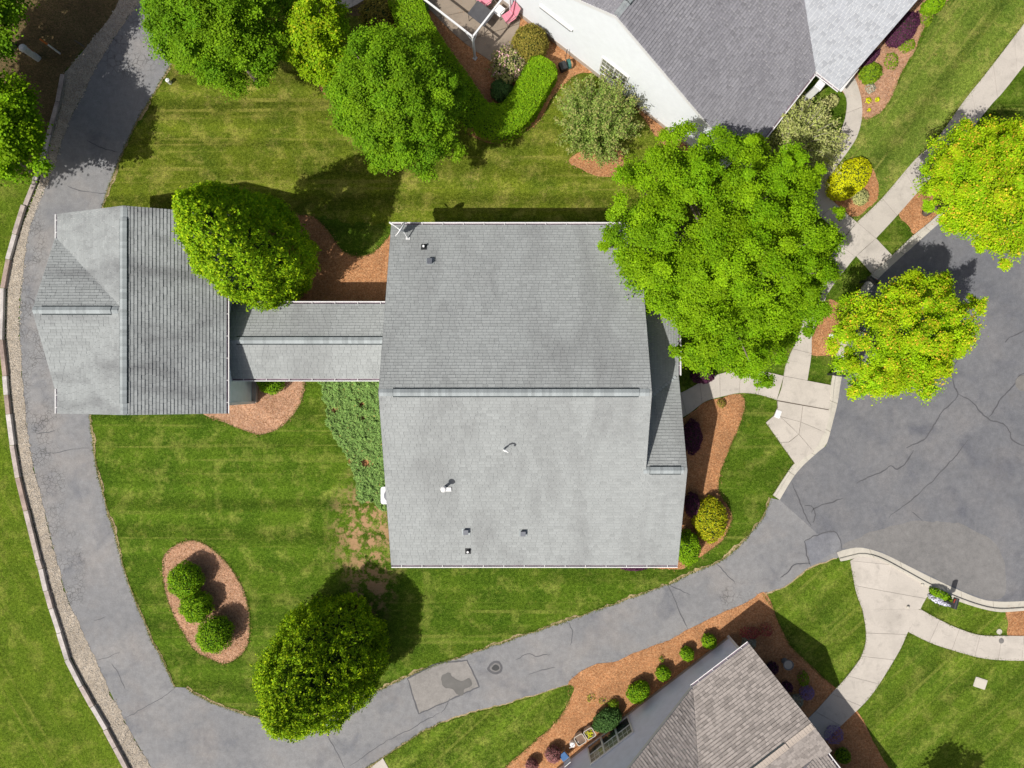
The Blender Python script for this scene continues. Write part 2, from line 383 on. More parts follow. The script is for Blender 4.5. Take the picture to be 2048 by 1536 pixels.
M['greyiron'] = simple('grey_cast_iron', (.16,.155,.15), .6)
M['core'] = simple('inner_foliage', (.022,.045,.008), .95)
# foliage
M['l_maple'] = leaf_mat('maple_leaf', (.110,.262,.008), (.205,.355,.010), trans=.32)
M['l_maple2'] = leaf_mat('bright_maple_leaf', (.135,.305,.005), (.25,.41,.007), trans=.30)
M['l_yellow'] = leaf_mat('yellow_green_leaf', (.17,.36,.006), (.32,.47,.008), tip=(.50,.50,.02), trans=.30)
M['l_red'] = leaf_mat('new_growth_maple_leaf', (.21,.42,.006), (.40,.54,.008), tip=(.78,.46,.05), trans=.30)
M['l_ever'] = leaf_mat('evergreen_spray', (.15,.33,.008), (.29,.46,.010), tip=(.46,.60,.012), trans=.30)
M['l_holly'] = leaf_mat('holly_spray', (.14,.29,.008), (.27,.42,.010), tip=(.46,.58,.012), trans=.30)
M['l_box'] = leaf_mat('boxwood_leaf', (.10,.26,.008), (.27,.43,.012), trans=.25)
M['l_hedge'] = leaf_mat('hedge_leaf', (.15,.32,.008), (.25,.41,.010), trans=.28)
M['l_myrtle'] = leaf_mat('myrtle_leaf', (.19,.32,.055), (.31,.41,.09), tip=(.42,.32,.16), trans=.3)
M['l_cherry'] = leaf_mat('greyish_ornamental_leaf', (.34,.41,.11), (.50,.53,.19), tip=(.54,.48,.26), trans=.3)
M['l_gold'] = leaf_mat('golden_leaf', (.52,.57,.006), (.66,.66,.008), trans=.2)
M['l_goldgreen'] = leaf_mat('gold_green_leaf', (.24,.34,.010), (.50,.44,.015), trans=.2)
M['l_lime'] = leaf_mat('lime_leaf', (.13,.26,.012), (.24,.33,.016), trans=.25)
M['l_pale'] = leaf_mat('pale_yellow_leaf', (.40,.43,.16), (.52,.50,.22), trans=.2)
M['l_purple'] = leaf_mat('purple_leaf', (.055,.018,.045), (.13,.04,.085), trans=.2)
M['l_olive'] = leaf_mat('olive_leaf', (.20,.19,.03), (.31,.25,.05), trans=.25)
M['l_rhodo'] = leaf_mat('rhododendron_leaf', (.20,.27,.06), (.45,.40,.18), tip=(.85,.48,.60), trans=.2)
M['l_dark'] = leaf_mat('dark_green_leaf', (.05,.12,.03), (.09,.17,.045), trans=.2)
M['l_juniper'] = leaf_mat('juniper_spray', (.19,.36,.09), (.31,.46,.13), tip=(.55,.34,.12), trans=.15)
M['l_lav'] = leaf_mat('lavender_bloom', (.20,.14,.38), (.34,.24,.52), trans=.2)
M['l_redtwig'] = leaf_mat('crimson_leaf', (.30,.04,.05), (.42,.12,.10), trans=.2)
M['l_pinkred'] = leaf_mat('pink_barberry_leaf', (.24,.075,.085), (.42,.22,.22), trans=.2)
M['l_silver'] = leaf_mat('silver_grass_blade', (.32,.33,.27), (.48,.47,.38), trans=.2)
M['l_white'] = leaf_mat('white_blue_petal', (.52,.52,.74), (.72,.72,.82), trans=.2)

# ------------------------------------------------------------------ ground, drives, walks
big = [(-260,-260),(260,-260),(260,260),(-260,260)]
lawn = sheet('lawn', big, 0, M['lawn'])
def area(name, px, z, mat, amp=.05, n=5, seed=0): return sheet(name, rough(pxpoly(px, n), amp, .15, True, seed), z, mat)
area('lawn', [(215,420),(240,330),(300,200),(340,130),(330,-60),(1060,-60),(1180,140),(1370,290),(1370,450),(780,450),(590,430),(420,420)], .004, M['lawn_n'], .3, 3, 3)
area('lawn', [(-120,330),(78,345),(38,455),(8,560),(4,690),(15,800),(35,940),(62,1060),(110,1240),(180,1410),(258,1560),(258,1700),(-200,1700),(-200,400)], .004, M['lawn_w'], 0, 3)
area('lawn', [(1722,240),(1760,225),(1840,90),(1920,-40),(2130,-60),(2048,47),(1969,150),(1869,283),(1763,397),(1713,445),(1640,410)], .004, M['lawn_ne'], .04, 3)
area('lawn', [(1700,1118),(1527,1187),(1560,1300),(1680,1440),(1800,1620),(2200,1640),(2200,1210),(2048,1225),(1860,1176)], .004, M['lawn_se'], .0, 2)
area('leaf_litter', [(-200,-120),(250,-120),(233,13),(187,77),(133,143),(117,213),(100,277),(88,330),(20,350),(-200,360)], .008, M['litter'], .12, 4)
# driveway: loop of old asphalt round the house
outer = [(300,-80),(277,3),(257,33),(217,93),(187,143),(160,200),(130,260),(113,317),(83,392),(62,443),(50,512),(40,622),(42,712),(53,849),(70,945),(90,1024),(117,1134),(143,1217),(187,1311),(240,1424),(283,1501),(330,1580)]
inner_a = [(362,-80),(352,60),(343,127),(320,167),(300,200),(270,253),(247,300),(227,353),(207,410),(190,520),(178,640),(176,760),(180,828),(187,900),(200,960),(215,1024),(228,1062),(250,1145),(275,1210),(300,1270),(330,1330),(350,1374)]
inner_b = [(372,1376),(400,1393),(440,1411),(500,1430),(560,1441),(650,1428),(750,1383),(820,1350),(870,1330),(940,1307),(1024,1278),(1120,1246),(1220,1210),(1330,1170),(1399,1139),(1457,1112),(1493,1073),(1524,1036),(1541,996)]
low_edge = [(600,1640),(700,1560),(766,1515),(850,1460),(940,1425),(1024,1404),(1139,1367),(1184,1338),(1237,1326),(1277,1307),(1337,1286),(1377,1264),(1431,1237),(1491,1211),(1527,1190),(1569,1174),(1623,1134),(1673,1117)]
c_outer = catmull([W2(p) for p in outer], 5); c_ia = catmull([W2(p) for p in inner_a], 5); c_ib = catmull([W2(p) for p in inner_b], 5); c_lo = catmull([W2(p) for p in low_edge], 5)
c_iar = rough(c_ia, .05, .12, False, 2); c_ibr = rough(c_ib, .05, .12, False, 4); c_lor = rough(c_lo, .07, .12, False, 6)
drive = sheet('driveway', c_outer+[W2((420,1640)), W2((600,1650))]+c_lor+[W2((1690,1104)), W2((1600,960)), W2((1559,1000))]+c_ibr[::-1]+c_iar[::-1], .010, M['asphalt'])
# street (turning circle)
st = [(1559,1000),(1594,944),(1640,900),(1653,888),(1667,838),(1675,805),(1680,772),(1684,750),(1692,700),(1704,650),(1724,605),(1754,560),(1790,525),(1836,484),(1866,457),(1900,428),(1960,372),(2040,290),(2120,200),(2300,100),(2400,1150),(2200,1190),(2048,1203),(1996,1204),(1953,1196),(1869,1159),(1809,1129),(1766,1108),(1723,1096),(1690,1100),(1673,1106),(1640,1072)]
street = sheet('street', pxpoly(st[:19], 4, False)+[W2(p) for p in st[19:21]]+pxpoly(st[20:], 4, False), .014, M['street'])
# soil lip where turf stops short of the asphalt
def lip(c, z, w, seed, mat='soil', par=None):
    N = len(c); L = []; Rr = []
    for i, p in enumerate(c):
        a = Vector(c[max(i-1,0)]); b = Vector(c[min(i+1,N-1)]); d = b-a; nr = Vector((-d.y, d.x))/(d.length+1e-9)
        k = .5+1.1*noise.noise(Vector((p[0]*.9, p[1]*.9, seed)))+.8*noise.noise(Vector((p[0]*4, p[1]*4, seed)))
        w1 = max(.02, w*k); L.append(Vector(p)+nr*w1); Rr.append(Vector(p)-nr*.03)
    vs = [(p.x,p.y,z) for p in Rr]+[(p.x,p.y,z) for p in L]
    o = mesh_obj('soil_edge', vs, [[i,i+1,N+i+1,N+i] for i in range(N-1)], M[mat]); o['kind'] = 'structure'
lip(c_iar, .013, .15, 1); lip(c_ibr, .013, .16, 2)
lip(c_lor[::-1], .0135, .07, 3)
# gravel strip
wall_in = [(262,-80),(233,13),(187,77),(133,143),(125,160),(117,213),(100,277),(90,330),(70,390),(45,455),(28,512),(15,579),(13,685),(20,752),(25,812),(37,902),(50,979),(63,1024),(87,1124),(113,1231),(143,1314),(197,1417),(233,1484),(263,1536),(300,1600)]
c_wi = catmull([W2(p) for p in wall_in], 5)
c_og = rough(c_outer, .09, .1, False, 8)
gravel = sheet('gravel_strip', c_wi+c_og[::-1], .018, M['gravelbase'])
# loose stones in the strip
def stones(name, cl, cr, n, parent, mat, seed):
    rng = random.Random(seed); vs = []; fs = []
    for _ in range(n):
        t = rng.random(); a = cl[int(t*(len(cl)-1))]; b = cr[int(t*(len(cr)-1))]; k = rng.random()**.9
        x = a[0]+(b[0]-a[0])*k+rng.uniform(-.1,.1); y = a[1]+(b[1]-a[1])*k+rng.uniform(-.1,.1)
        s = rng.uniform(.018,.05); i = len(vs); z = .016
        for q in ((1,0,0),(0,1,0),(-1,0,0),(0,-1,0),(0,0,.8)):
            vs.append((x+s*(q[0]+rng.uniform(-.3,.3)), y+s*(q[1]+rng.uniform(-.3,.3)), z+s*q[2]))
        fs += [(i,i+1,i+4),(i+1,i+2,i+4),(i+2,i+3,i+4),(i+3,i,i+4)]
    o = mesh_obj(name, vs, fs, mat, parent); o['kind'] = 'stuff'; return o
stones('loose_stone', c_wi, c_outer, 9000, gravel, M['stone'], 1)
# mulch beds
BEDS = []
def bed(px, mat='mulch', amp=.05, seed=0, n=5, name='mulch_bed', z=.020):
    poly = rough(pxpoly(px, n), amp, .15, True, seed); o = sheet(name, poly, z, M[mat])
    if mat != 'litter': BEDS.append((o, poly))
    return o
bed([(327,1114),(353,1089),(387,1081),(423,1096),(463,1137),(487,1181),(498,1224),(497,1284),(477,1314),(450,1326),(420,1317),(390,1301),(360,1254),(337,1204),(327,1157)], 'mulch2', .03, 1)
bed([(380,760),(400,822),(452,846),(500,865),(525,869),(560,855),(590,825),(605,795),(610,757),(600,700),(500,690)], 'mulch2', .03, 2)
bed([(575,435),(600,430),(628,434),(652,456),(670,482),(690,505),(720,513),(750,502),(775,475),(800,452),(830,470),(830,640),(560,640),(500,600),(520,470)], 'mulch', .05, 3)
bed([(1340,840),(1366,836),(1410,805),(1444,795),(1479,788),(1490,803),(1485,832),(1470,872),(1450,920),(1438,960),(1440,990),(1456,1012),(1462,1040),(1445,1080),(1410,1108),(1385,1125),(1360,1138),(1300,1136),(1220,1132),(1220,1100),(1340,1080)], 'mulch', .05, 4)
bed([(1139,1363),(1184,1332),(1237,1321),(1277,1301),(1337,1280),(1377,1258),(1431,1231),(1491,1205),(1527,1185),(1545,1215),(1560,1250),(1580,1290),(1620,1330),(1660,1365),(1690,1395),(1720,1430),(1745,1480),(1780,1540),(1820,1620),(1400,1640),(980,1580),(1010,1536),(1060,1490),(1110,1445),(1139,1400)], 'mulch', .05, 5)
area('lawn', [(760,1530),(766,1518),(850,1463),(940,1428),(1024,1407),(1139,1370),(1138,1400),(1108,1445),(1058,1490),(1005,1536),(960,1620),(700,1620)], .0245, M['lawn_se'], .03, 4, 9)
bed([(905,190),(915,240),(935,268),(965,282),(1000,286),(1040,270),(1080,240),(1110,190),(1150,150),(1185,140),(1140,60),(1060,20),(1000,-10),(900,-40),(800,-40),(775,40),(840,150)], 'mulch', .05, 6)
bed([(640,170),(655,195),(680,200),(720,190),(720,120),(650,120)], 'mulch', .05, 16)
bed([(1140,318),(1155,335),(1190,350),(1230,352),(1250,330),(1240,300),(1190,290)], 'mulch', .06, 7)
bed([(1255,190),(1300,255),(1330,290),(1400,310),(1400,280),(1300,190)], 'mulch', .06, 17)
bed([(1690,190),(1722,200),(1722,238),(1755,230),(1780,200),(1800,150),(1830,100),(1850,50),(1905,-10),(1960,-80),(1800,-80),(1700,60),(1640,120)], 'mulch2', .06, 8)
bed([(1690,326),(1715,318),(1738,328),(1755,362),(1755,396),(1735,418),(1716,432),(1690,430),(1660,412),(1645,390),(1660,350)], 'mulch', .05, 9)
bed([(1836,380),(1815,402),(1798,428),(1815,450),(1832,468),(1868,444),(1900,415),(1890,370)], 'mulch', .05, 10)
bed([(1640,640),(1622,680),(1622,708),(1650,712),(1682,705),(1705,660),(1730,600),(1690,610),(1655,600)], 'mulch', .05, 11)
bed([(2014,1218),(2016,1246),(2018,1274),(2080,1276),(2150,1260),(2150,1215),(2060,1214)], 'mulch', .05, 12)
bed([(640,0),(700,30),(760,20),(800,30),(810,-60),(640,-60)], 'litter', .1, 13, z=.014)
# --- concrete walks cut into slabs
def resample(pts, n):
    P = [Vector(p) for p in pts]; d = [0]
    for i in range(1, len(P)): d.append(d[-1]+(P[i]-P[i-1]).length)
    out = []; j = 0
    for k in range(n+1):
        t = d[-1]*k/n
        while j < len(d)-2 and d[j+1] < t: j += 1
        f = (t-d[j])/max(1e-9, d[j+1]-d[j]); q = P[j].lerp(P[j+1], min(1, max(0, f))); out.append(q)
    return out
def walk(name, Lpx, Rpx, nslab, top=.055, mat='concrete', gap=.014, sub=6, slab='slab'):
    Lc = resample(catmull([W2(p) for p in Lpx], 6), nslab*sub); Rc = resample(catmull([W2(p) for p in Rpx], 6), nslab*sub)
    base = sheet(name, [tuple(p) for p in Lc]+[tuple(p) for p in Rc[::-1]], top-.028, M['joint'])
    for i in range(nslab):
        a = [Lc[i*sub+k].copy() for k in range(sub+1)]; b = [Rc[i*sub+k].copy() for k in range(sub+1)]
        for e in (a, b):
            d0 = (e[1]-e[0]).normalized(); d1 = (e[-2]-e[-1]).normalized(); e[0] += d0*gap/2; e[-1] += d1*gap/2
        MB().prism([tuple(p) for p in a]+[tuple(p) for p in b[::-1]], -.02, top+random.uniform(-.003,.003)).build(slab, M[mat], base)
    return base
walk('sidewalk', [(2110,-38),(2048,47),(1969,150),(1929,200),(1869,283),(1829,320),(1763,397),(1713,445)], [(2110,52),(2048,130),(2003,187),(1979,213),(1905,305),(1836,383),(1783,443),(1751,477)], 9)
walk('sidewalk', [(1713,445),(1690,474),(1668,502),(1640,545),(1614,600),(1600,664),(1574,721),(1567,752)], [(1751,477),(1712,512),(1687,543),(1658,582),(1640,625),(1624,665),(1622,710),(1614,761)], 6, top=.052)
walk('kerb_ramp', [(1751,477),(1768,495),(1783,511)], [(1712,512),(1729,531),(1745,550)], 1, top=.058)
walk('apron', [(1567,752),(1562,778),(1553,800)], [(1661,770),(1660,795),(1657,819)], 1, top=.049)
# apron panels between the front walk and the kerb
ap = sheet('apron', [W2(p) for p in [(1553,800),(1657,819),(1645,852),(1621,899),(1588,926),(1531,845),(1546,832),(1554,815)]], .026, M['joint'])
for pl in ([(1554,802),(1605,811),(1601,844),(1560,833),(1547,831),(1555,815)], [(1605,811),(1662,821),(1649,864),(1601,844)], [(1560,833),(1601,844),(1597,868),(1579,851)],
           [(1601,844),(1649,864),(1627,904),(1597,868)], [(1531,845),(1547,831),(1560,833),(1579,851),(1597,868),(1577,884),(1559,885)], [(1559,885),(1577,884),(1597,868),(1627,904),(1590,928)]):
    q = [Vector(W2(p)) for p in pl]; cen = sum(q, Vector((0,0)))/len(q); q = [v-(v-cen).normalized()*.012 for v in q]
    MB().prism([tuple(v) for v in q], -.02, .05+random.uniform(-.003,.003)).build('slab', M['concrete'], ap)
walk('front_walk', [(1567,752),(1531,744),(1490,739),(1454,744),(1415,757),(1365,784),(1320,800)], [(1553,800),(1516,789),(1479,786),(1444,793),(1410,803),(1379,826),(1340,850)], 6, top=.047)
walk('house_path', [(1640,120),(1662,160),(1690,190),(1692,225),(1680,265),(1660,300),(1620,345),(1602,390),(1640,432),(1688,474)], [(1690,110),(1712,165),(1722,200),(1723,235),(1714,272),(1696,302),(1662,350),(1652,385),(1682,418),(1713,445)], 7, top=.05)
walk('sidewalk', [(1862,1176),(1850,1197),(1840,1218),(1880,1240),(1920,1258),(1962,1270),(2015,1271),(2090,1272)][2:], [(1815,1263),(1860,1285),(1908,1301),(1960,1315),(2010,1320),(2090,1321)], 6, top=.052)
walk('front_walk', [(1700,1121),(1705,1150),(1712,1185),(1724,1218)], [(1782,1129),(1775,1160),(1768,1195),(1762,1236)], 2, top=.05)
walk('front_walk', [(1782,1129),(1775,1160),(1768,1195),(1762,1236)], [(1863,1176),(1855,1190),(1845,1207),(1840,1218)], 2, top=.047)
fw = sheet('front_walk', [W2(p) for p in [(1699,1122),(1712,1115),(1732,1112),(1760,1118),(1784,1130)]], .024, M['joint']); MB().prism([W2(p) for p in [(1700,1121),(1712,1114),(1732,1111),(1760,1117),(1783,1129)]], -.02, .045).build('slab', M['concrete'], fw)
sheet('front_walk', [W2(p) for p in [(1762,1236),(1840,1218),(1815,1263)]], .024, M['joint'])
walk('front_walk', [(1724,1218),(1730,1250),(1731,1282),(1722,1312),(1705,1337),(1685,1362),(1664,1384),(1628,1424),(1595,1455)], [(1841,1219),(1815,1263),(1802,1293),(1782,1328),(1757,1368),(1735,1398),(1708,1425),(1668,1463),(1640,1490)], 6, top=.053)
walk('garden_walk', [(725,1548),(766,1515)], [(745,1570),(779,1538)], 1, top=.05)
walk('patio', [(780,-70),(862,22),(925,83),(985,125)], [(955,-75),(1005,-5),(1040,34),(1024,97)], 4, top=.05, mat='patio', gap=.03)
walk('path', [(590,-30),(640,5),(690,20),(760,-20)], [(600,-70),(650,-40),(700,-20),(760,-60)], 3, top=.045)
# --- kerbs: gutter pan + raised kerb, in cast lengths
def kerb(name, out_px, back_px, nseg, hk=.12, pan=.62, drop=None):
    O = resample(catmull([W2(p) for p in out_px], 6), nseg*5); B = resample(catmull([W2(p) for p in back_px], 6), nseg*5)
    base = sheet(name, [tuple(p) for p in O]+[tuple(p) for p in B[::-1]], .016, M['joint'])
    for i in range(nseg):
        o = [O[i*5+k] for k in range(6)]; b = [B[i*5+k] for k in range(6)]; v = []; f = []
        kk = hk if not drop or i not in drop else drop[i]
        prof = [(0,-.02),(0,.020),(pan,.030),(pan+.05,kk-.012),(pan+.10,kk),(.97,kk),(1.0,kk-.015),(1.0,-.02)]
        for k in range(6):
            tt = .006*((k == 0)-(k == 5)); d = (o[min(k+1,5)]-o[max(k-1,0)]).normalized()*tt*1.5
            for (t, z) in prof:
                q = o[k].lerp(b[k], t)+d; v.append((q.x, q.y, z))
        m = len(prof)
        for k in range(5):
            for j in range(m-1): f.append([k*m+j, (k+1)*m+j, (k+1)*m+j+1, k*m+j+1])
        f.append(list(range(m))); f.append([5*m+j for j in range(m)][::-1])
        a, bb, c = (Vector(v[q]) for q in f[2][:3])
        if (bb-a).cross(c-a).z < 0: f = [x[::-1] for x in f]
        mesh_obj('kerb_length', v, f, M['kerbc'], base)
    return base
kerb('kerb', [(1559,1000),(1594,944),(1640,900),(1653,888),(1667,838),(1675,805),(1680,772),(1684,750)], [(1545,990),(1588,926),(1621,900),(1635,877),(1646,851),(1658,816),(1661,771),(1666,745)], 5, hk=.07, drop={1:.05,2:.045,3:.045})
kerb('kerb', [(1684,750),(1692,700),(1704,650),(1724,605),(1754,560),(1790,525),(1836,484),(1866,457),(1900,428),(1960,372),(2040,290),(2110,215)], [(1666,745),(1675,697),(1688,643),(1708,598),(1741,550),(1783,511),(1826,470),(1856,446),(1888,416),(1948,360),(2028,278),(2098,203)], 10)
kerb('kerb', [(1673,1105),(1690,1099),(1723,1095),(1766,1107),(1809,1128),(1869,1158),(1953,1195),(1996,1203),(2048,1202),(2120,1198)], [(1680,1122),(1700,1118),(1723,1112),(1756,1118),(1803,1143),(1863,1177),(1919,1203),(1989,1222),(2048,1220),(2120,1216)], 7, drop={0:.10})
# patches, tar lines and stains of the paving
def pxline(pts, n=5): return rough(catmull([W2(p) for p in pts], n), .05, .1, False, len(pts))
cracks_street = [[(1930,693),(1905,740),(1908,770),(1916,790),(1895,812),(1880,830),(1860,862),(1845,880),(1820,892),(1812,895)], [(1916,788),(1945,805),(1975,838),(2005,848),(2020,865),(2024,880),(2060,895)], [(1977,835),(2000,800),(2030,768),(2036,752),(2048,745)],
    [(1826,900),(1812,925),(1795,938),(1781,932),(1760,945),(1735,955),(1713,967)], [(1935,880),(1912,910),(1880,945),(1845,980),(1810,1010),(1778,1035)], [(1583,966),(1598,1000),(1610,1030),(1622,1052)], [(1622,1025),(1634,1013),(1650,1008),(1686,996)], [(1608,1012),(1622,1012),(1630,1030),(1625,1045)],
    [(1608,1082),(1640,1068),(1670,1063),(1682,1085),(1683,1100)], [(1608,1082),(1614,1110),(1622,1132)], [(1620,1128),(1590,1127),(1575,1145),(1560,1155)], [(1822,1024),(1845,1042)], [(2048,660),(2020,675),(2010,685)]]
for i, c in enumerate(cracks_street): ribbon('crack_seal', pxline(c), .075 if i not in (4,8) else .06, .019, M['tar'], street, .03, i)
cracks_drive = [[(80,906),(110,905),(150,897),(182,895)], [(74,868),(90,865),(110,862)], [(50,595),(65,598),(72,605)], [(70,716),(95,719)], [(188,1242),(212,1233)], [(193,1320),(215,1315),(228,1308),(240,1306)], [(222,1328),(240,1350),(250,1378)], [(250,1437),(290,1415),(330,1392),(350,1376)],
    [(645,1437),(655,1470),(675,1505),(690,1540)], [(700,1532),(760,1490),(830,1452),(880,1425)], [(880,1425),(893,1412),(900,1395)], [(1335,1168),(1350,1200),(1362,1230),(1377,1262)], [(1338,1170),(1380,1190)], [(1032,1320),(1055,1308),(1075,1312),(1100,1308)], [(1138,1245),(1145,1270),(1140,1290)], [(1430,1125),(1455,1150),(1470,1165)],
    [(175,280),(195,292),(240,305)], [(135,372),(155,380),(195,386),(212,388)], [(148,80),(170,95)], [(1058,1350),(1090,1338),(1110,1335)]]
for i, c in enumerate(cracks_drive): ribbon('crack_line', pxline(c), .045, .016, M['tar'], drive, .04, i+30)
pp = rough([W2(p) for p in [(815,1357),(870,1328),(935,1320),(958,1373),(900,1400),(838,1427)]], .03, .15, True, 3)
patch = sheet('asphalt_patch', pp, .015, M['patch'], drive)
ribbon('crack_seal', pp+[pp[0]], .09, .020, M['tar'], drive, .04, 3, False)
sheet('oil_stain', rough(pxpoly([(885,1350),(900,1345),(905,1355),(922,1362),(938,1356),(944,1368),(930,1378),(925,1390),(912,1388),(905,1378),(890,1375),(884,1365)], 5), .05, .06, True, 2), .024, M['wet'], drive)
sheet('oil_stain', rough(pxpoly([(975,1335),(985,1323),(997,1322),(1005,1332),(1003,1344),(990,1348),(978,1342)], 5), .03, .06, True, 2), .0165, M['tar'], drive)
sheet('dry_stain_ring', rough(pxpoly([(979,1335),(987,1327),(996,1326),(1001,1333),(999,1341),(990,1344),(982,1340)], 5), .02, .06, True, 3), .0205, M['stain'], drive)
sheet('oil_stain', rough(pxpoly([(983,1337),(989,1329),(996,1330),(999,1337),(991,1341)], 5), .02, .06, True, 4), .0245, M['rubber'], drive)
sheet('sealed_patch', [W2(p) for p in [(1609,1083),(1641,1069),(1671,1064),(1683,1085),(1676,1100),(1622,1130)]], .0175, M['bluepatch'], street)
sheet('gutter_stain', rough(pxpoly([(1683,1094),(1730,1070),(1780,1052),(1850,1042),(1930,1052),(1990,1090),(2010,1140),(2003,1196),(1950,1190),(1869,1156),(1809,1126),(1766,1105),(1723,1094)], 5), .10, .2, True, 6), .0178, M['stain'], street)

# ------------------------------------------------------------------ buildings
def clip(poly, hp):
    "clip 2D polygon by half planes (a,b,c): a*x+b*y<=c"
    for a, b, c in hp:
        out = []; n = len(poly)
        for i in range(n):
            p, q = poly[i], poly[(i+1)%n]; dp = a*p[0]+b*p[1]-c; dq = a*q[0]+b*q[1]-c
            if dp <= 1e-9: out.append(p)
            if (dp < -1e-9 and dq > 1e-9) or (dp > 1e-9 and dq < -1e-9):
                t = dp/(dp-dq); out.append((p[0]+(q[0]-p[0])*t, p[1]+(q[1]-p[1])*t))
        poly = out
        if len(poly) < 3: return []
    return poly
def halfplanes(poly):
    n = len(poly); A = sum(poly[i][0]*poly[(i+1)%n][1]-poly[(i+1)%n][0]*poly[i][1] for i in range(n))
    if A < 0: poly = poly[::-1]
    hp = []
    for i in range(n):
        p, q = poly[i], poly[(i+1)%n]; dx, dy = q[0]-p[0], q[1]-p[1]; L = math.hypot(dx, dy)
        if L < 1e-6: continue
        a, b = dy/L, -dx/L; hp.append((a, b, a*p[0]+b*p[1]))
    return hp
class Roof:
    "collects roof planes of one building: solid deck + laid shingle tabs"
    def __init__(s, expo=.143, tab=.30, thick=.022, seed=1, var=.10, band=.86, dash=(.13,1.2)):
        s.dash = dash
        s.band = band
        s.sv = []; s.sf = []; s.tone = []; s.deck = MB(); s.expo = expo; s.tab = tab; s.thick = thick; s.rng = random.Random(seed); s.var = var
    def plane(s, pts, u, deck=.16, tone=1.0, shingle=True):
        pts = [Vector(p) for p in pts]; n = (pts[1]-pts[0]).cross(pts[2]-pts[0]).normalized()
        if n.z < 0: n = -n; pts = pts[::-1]
        d = s.deck; i = len(d.v); m = len(pts); d.v += pts+[p-Vector((0,0,deck)) for p in pts]
        d.f.append(list(range(i, i+m))); d.f.append([i+m+k for k in range(m)][::-1])
        for k in range(m): d.f.append([i+k, i+m+k, i+m+(k+1)%m, i+(k+1)%m])
        if not shingle: return
        u = Vector(u).normalized(); v = n.cross(u).normalized()
        if v.z < 0: v = -v; u = -u
        o = min(pts, key=lambda p: (p).dot(v))
        o0 = v*o.dot(v)+n*o.dot(n)
        P2 = [((p-o0).dot(u), (p-o0).dot(v)) for p in pts]; hp = halfplanes(P2)
        umin = min(p[0] for p in P2); umax = max(p[0] for p in P2); vmax = max(p[1] for p in P2)
        r = s.rng; row = 0; v0 = -.02
        while v0 < vmax:
            x = umin-r.uniform(0, s.tab)
            while x < umax:
                w = s.tab*r.uniform(.55, 1.25); x1 = x+w
                q = [(x+.004, v0), (x1-.004, v0), (x1-.004, v0+s.expo+.004), (x+.004, v0+s.expo+.004)]
                ins = all(all(a*p[0]+b*p[1] <= c+1e-9 for a, b, c in hp) for p in q)
                if not ins: q = clip(q, hp)
                if len(q) >= 3:
                    th = s.thick*r.choice((.6, .8, 1.0)); i = len(s.sv); base = []
                    t = tone*(1+r.uniform(-s.var, s.var)-(s.var*s.dash[1] if r.random() < s.dash[0] else 0)); vb = v0+s.expo*.70
                    for p in q: s.sv.append(o0+u*p[0]+v*p[1]+n*(.006+th*max(0, 1-(p[1]-v0)/s.expo)))
                    if ins:
                        f_ = .006+th*.30; j = len(s.sv); s.sv += [o0+u*q[1][0]+v*vb+n*f_, o0+u*q[0][0]+v*vb+n*f_]
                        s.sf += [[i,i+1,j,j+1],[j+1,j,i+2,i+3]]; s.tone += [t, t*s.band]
                    else: s.sf.append(list(range(i, i+len(q)))); s.tone.append(t)
                    low = [k for k in range(len(q)) if abs(q[k][1]-v0) < 1e-6]
                    if len(low) == 2:
                        a, b = low; j = len(s.sv)
                        for k in (a, b): s.sv.append(o0+u*q[k][0]+v*q[k][1]+n*.002)
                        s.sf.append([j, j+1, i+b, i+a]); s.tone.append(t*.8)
                x = x1
            v0 += s.expo; row += 1
    def build(s, parent, mat, deckmat):
        rf = s.deck.build('roof', deckmat, parent)
        o = mesh_obj('shingles', s.sv, s.sf, mat, rf); o['kind'] = 'stuff'
        at = o.data.attributes.new('tone', 'FLOAT', 'FACE'); at.data.foreach_set('value', s.tone)
        s.obj = rf; return rf
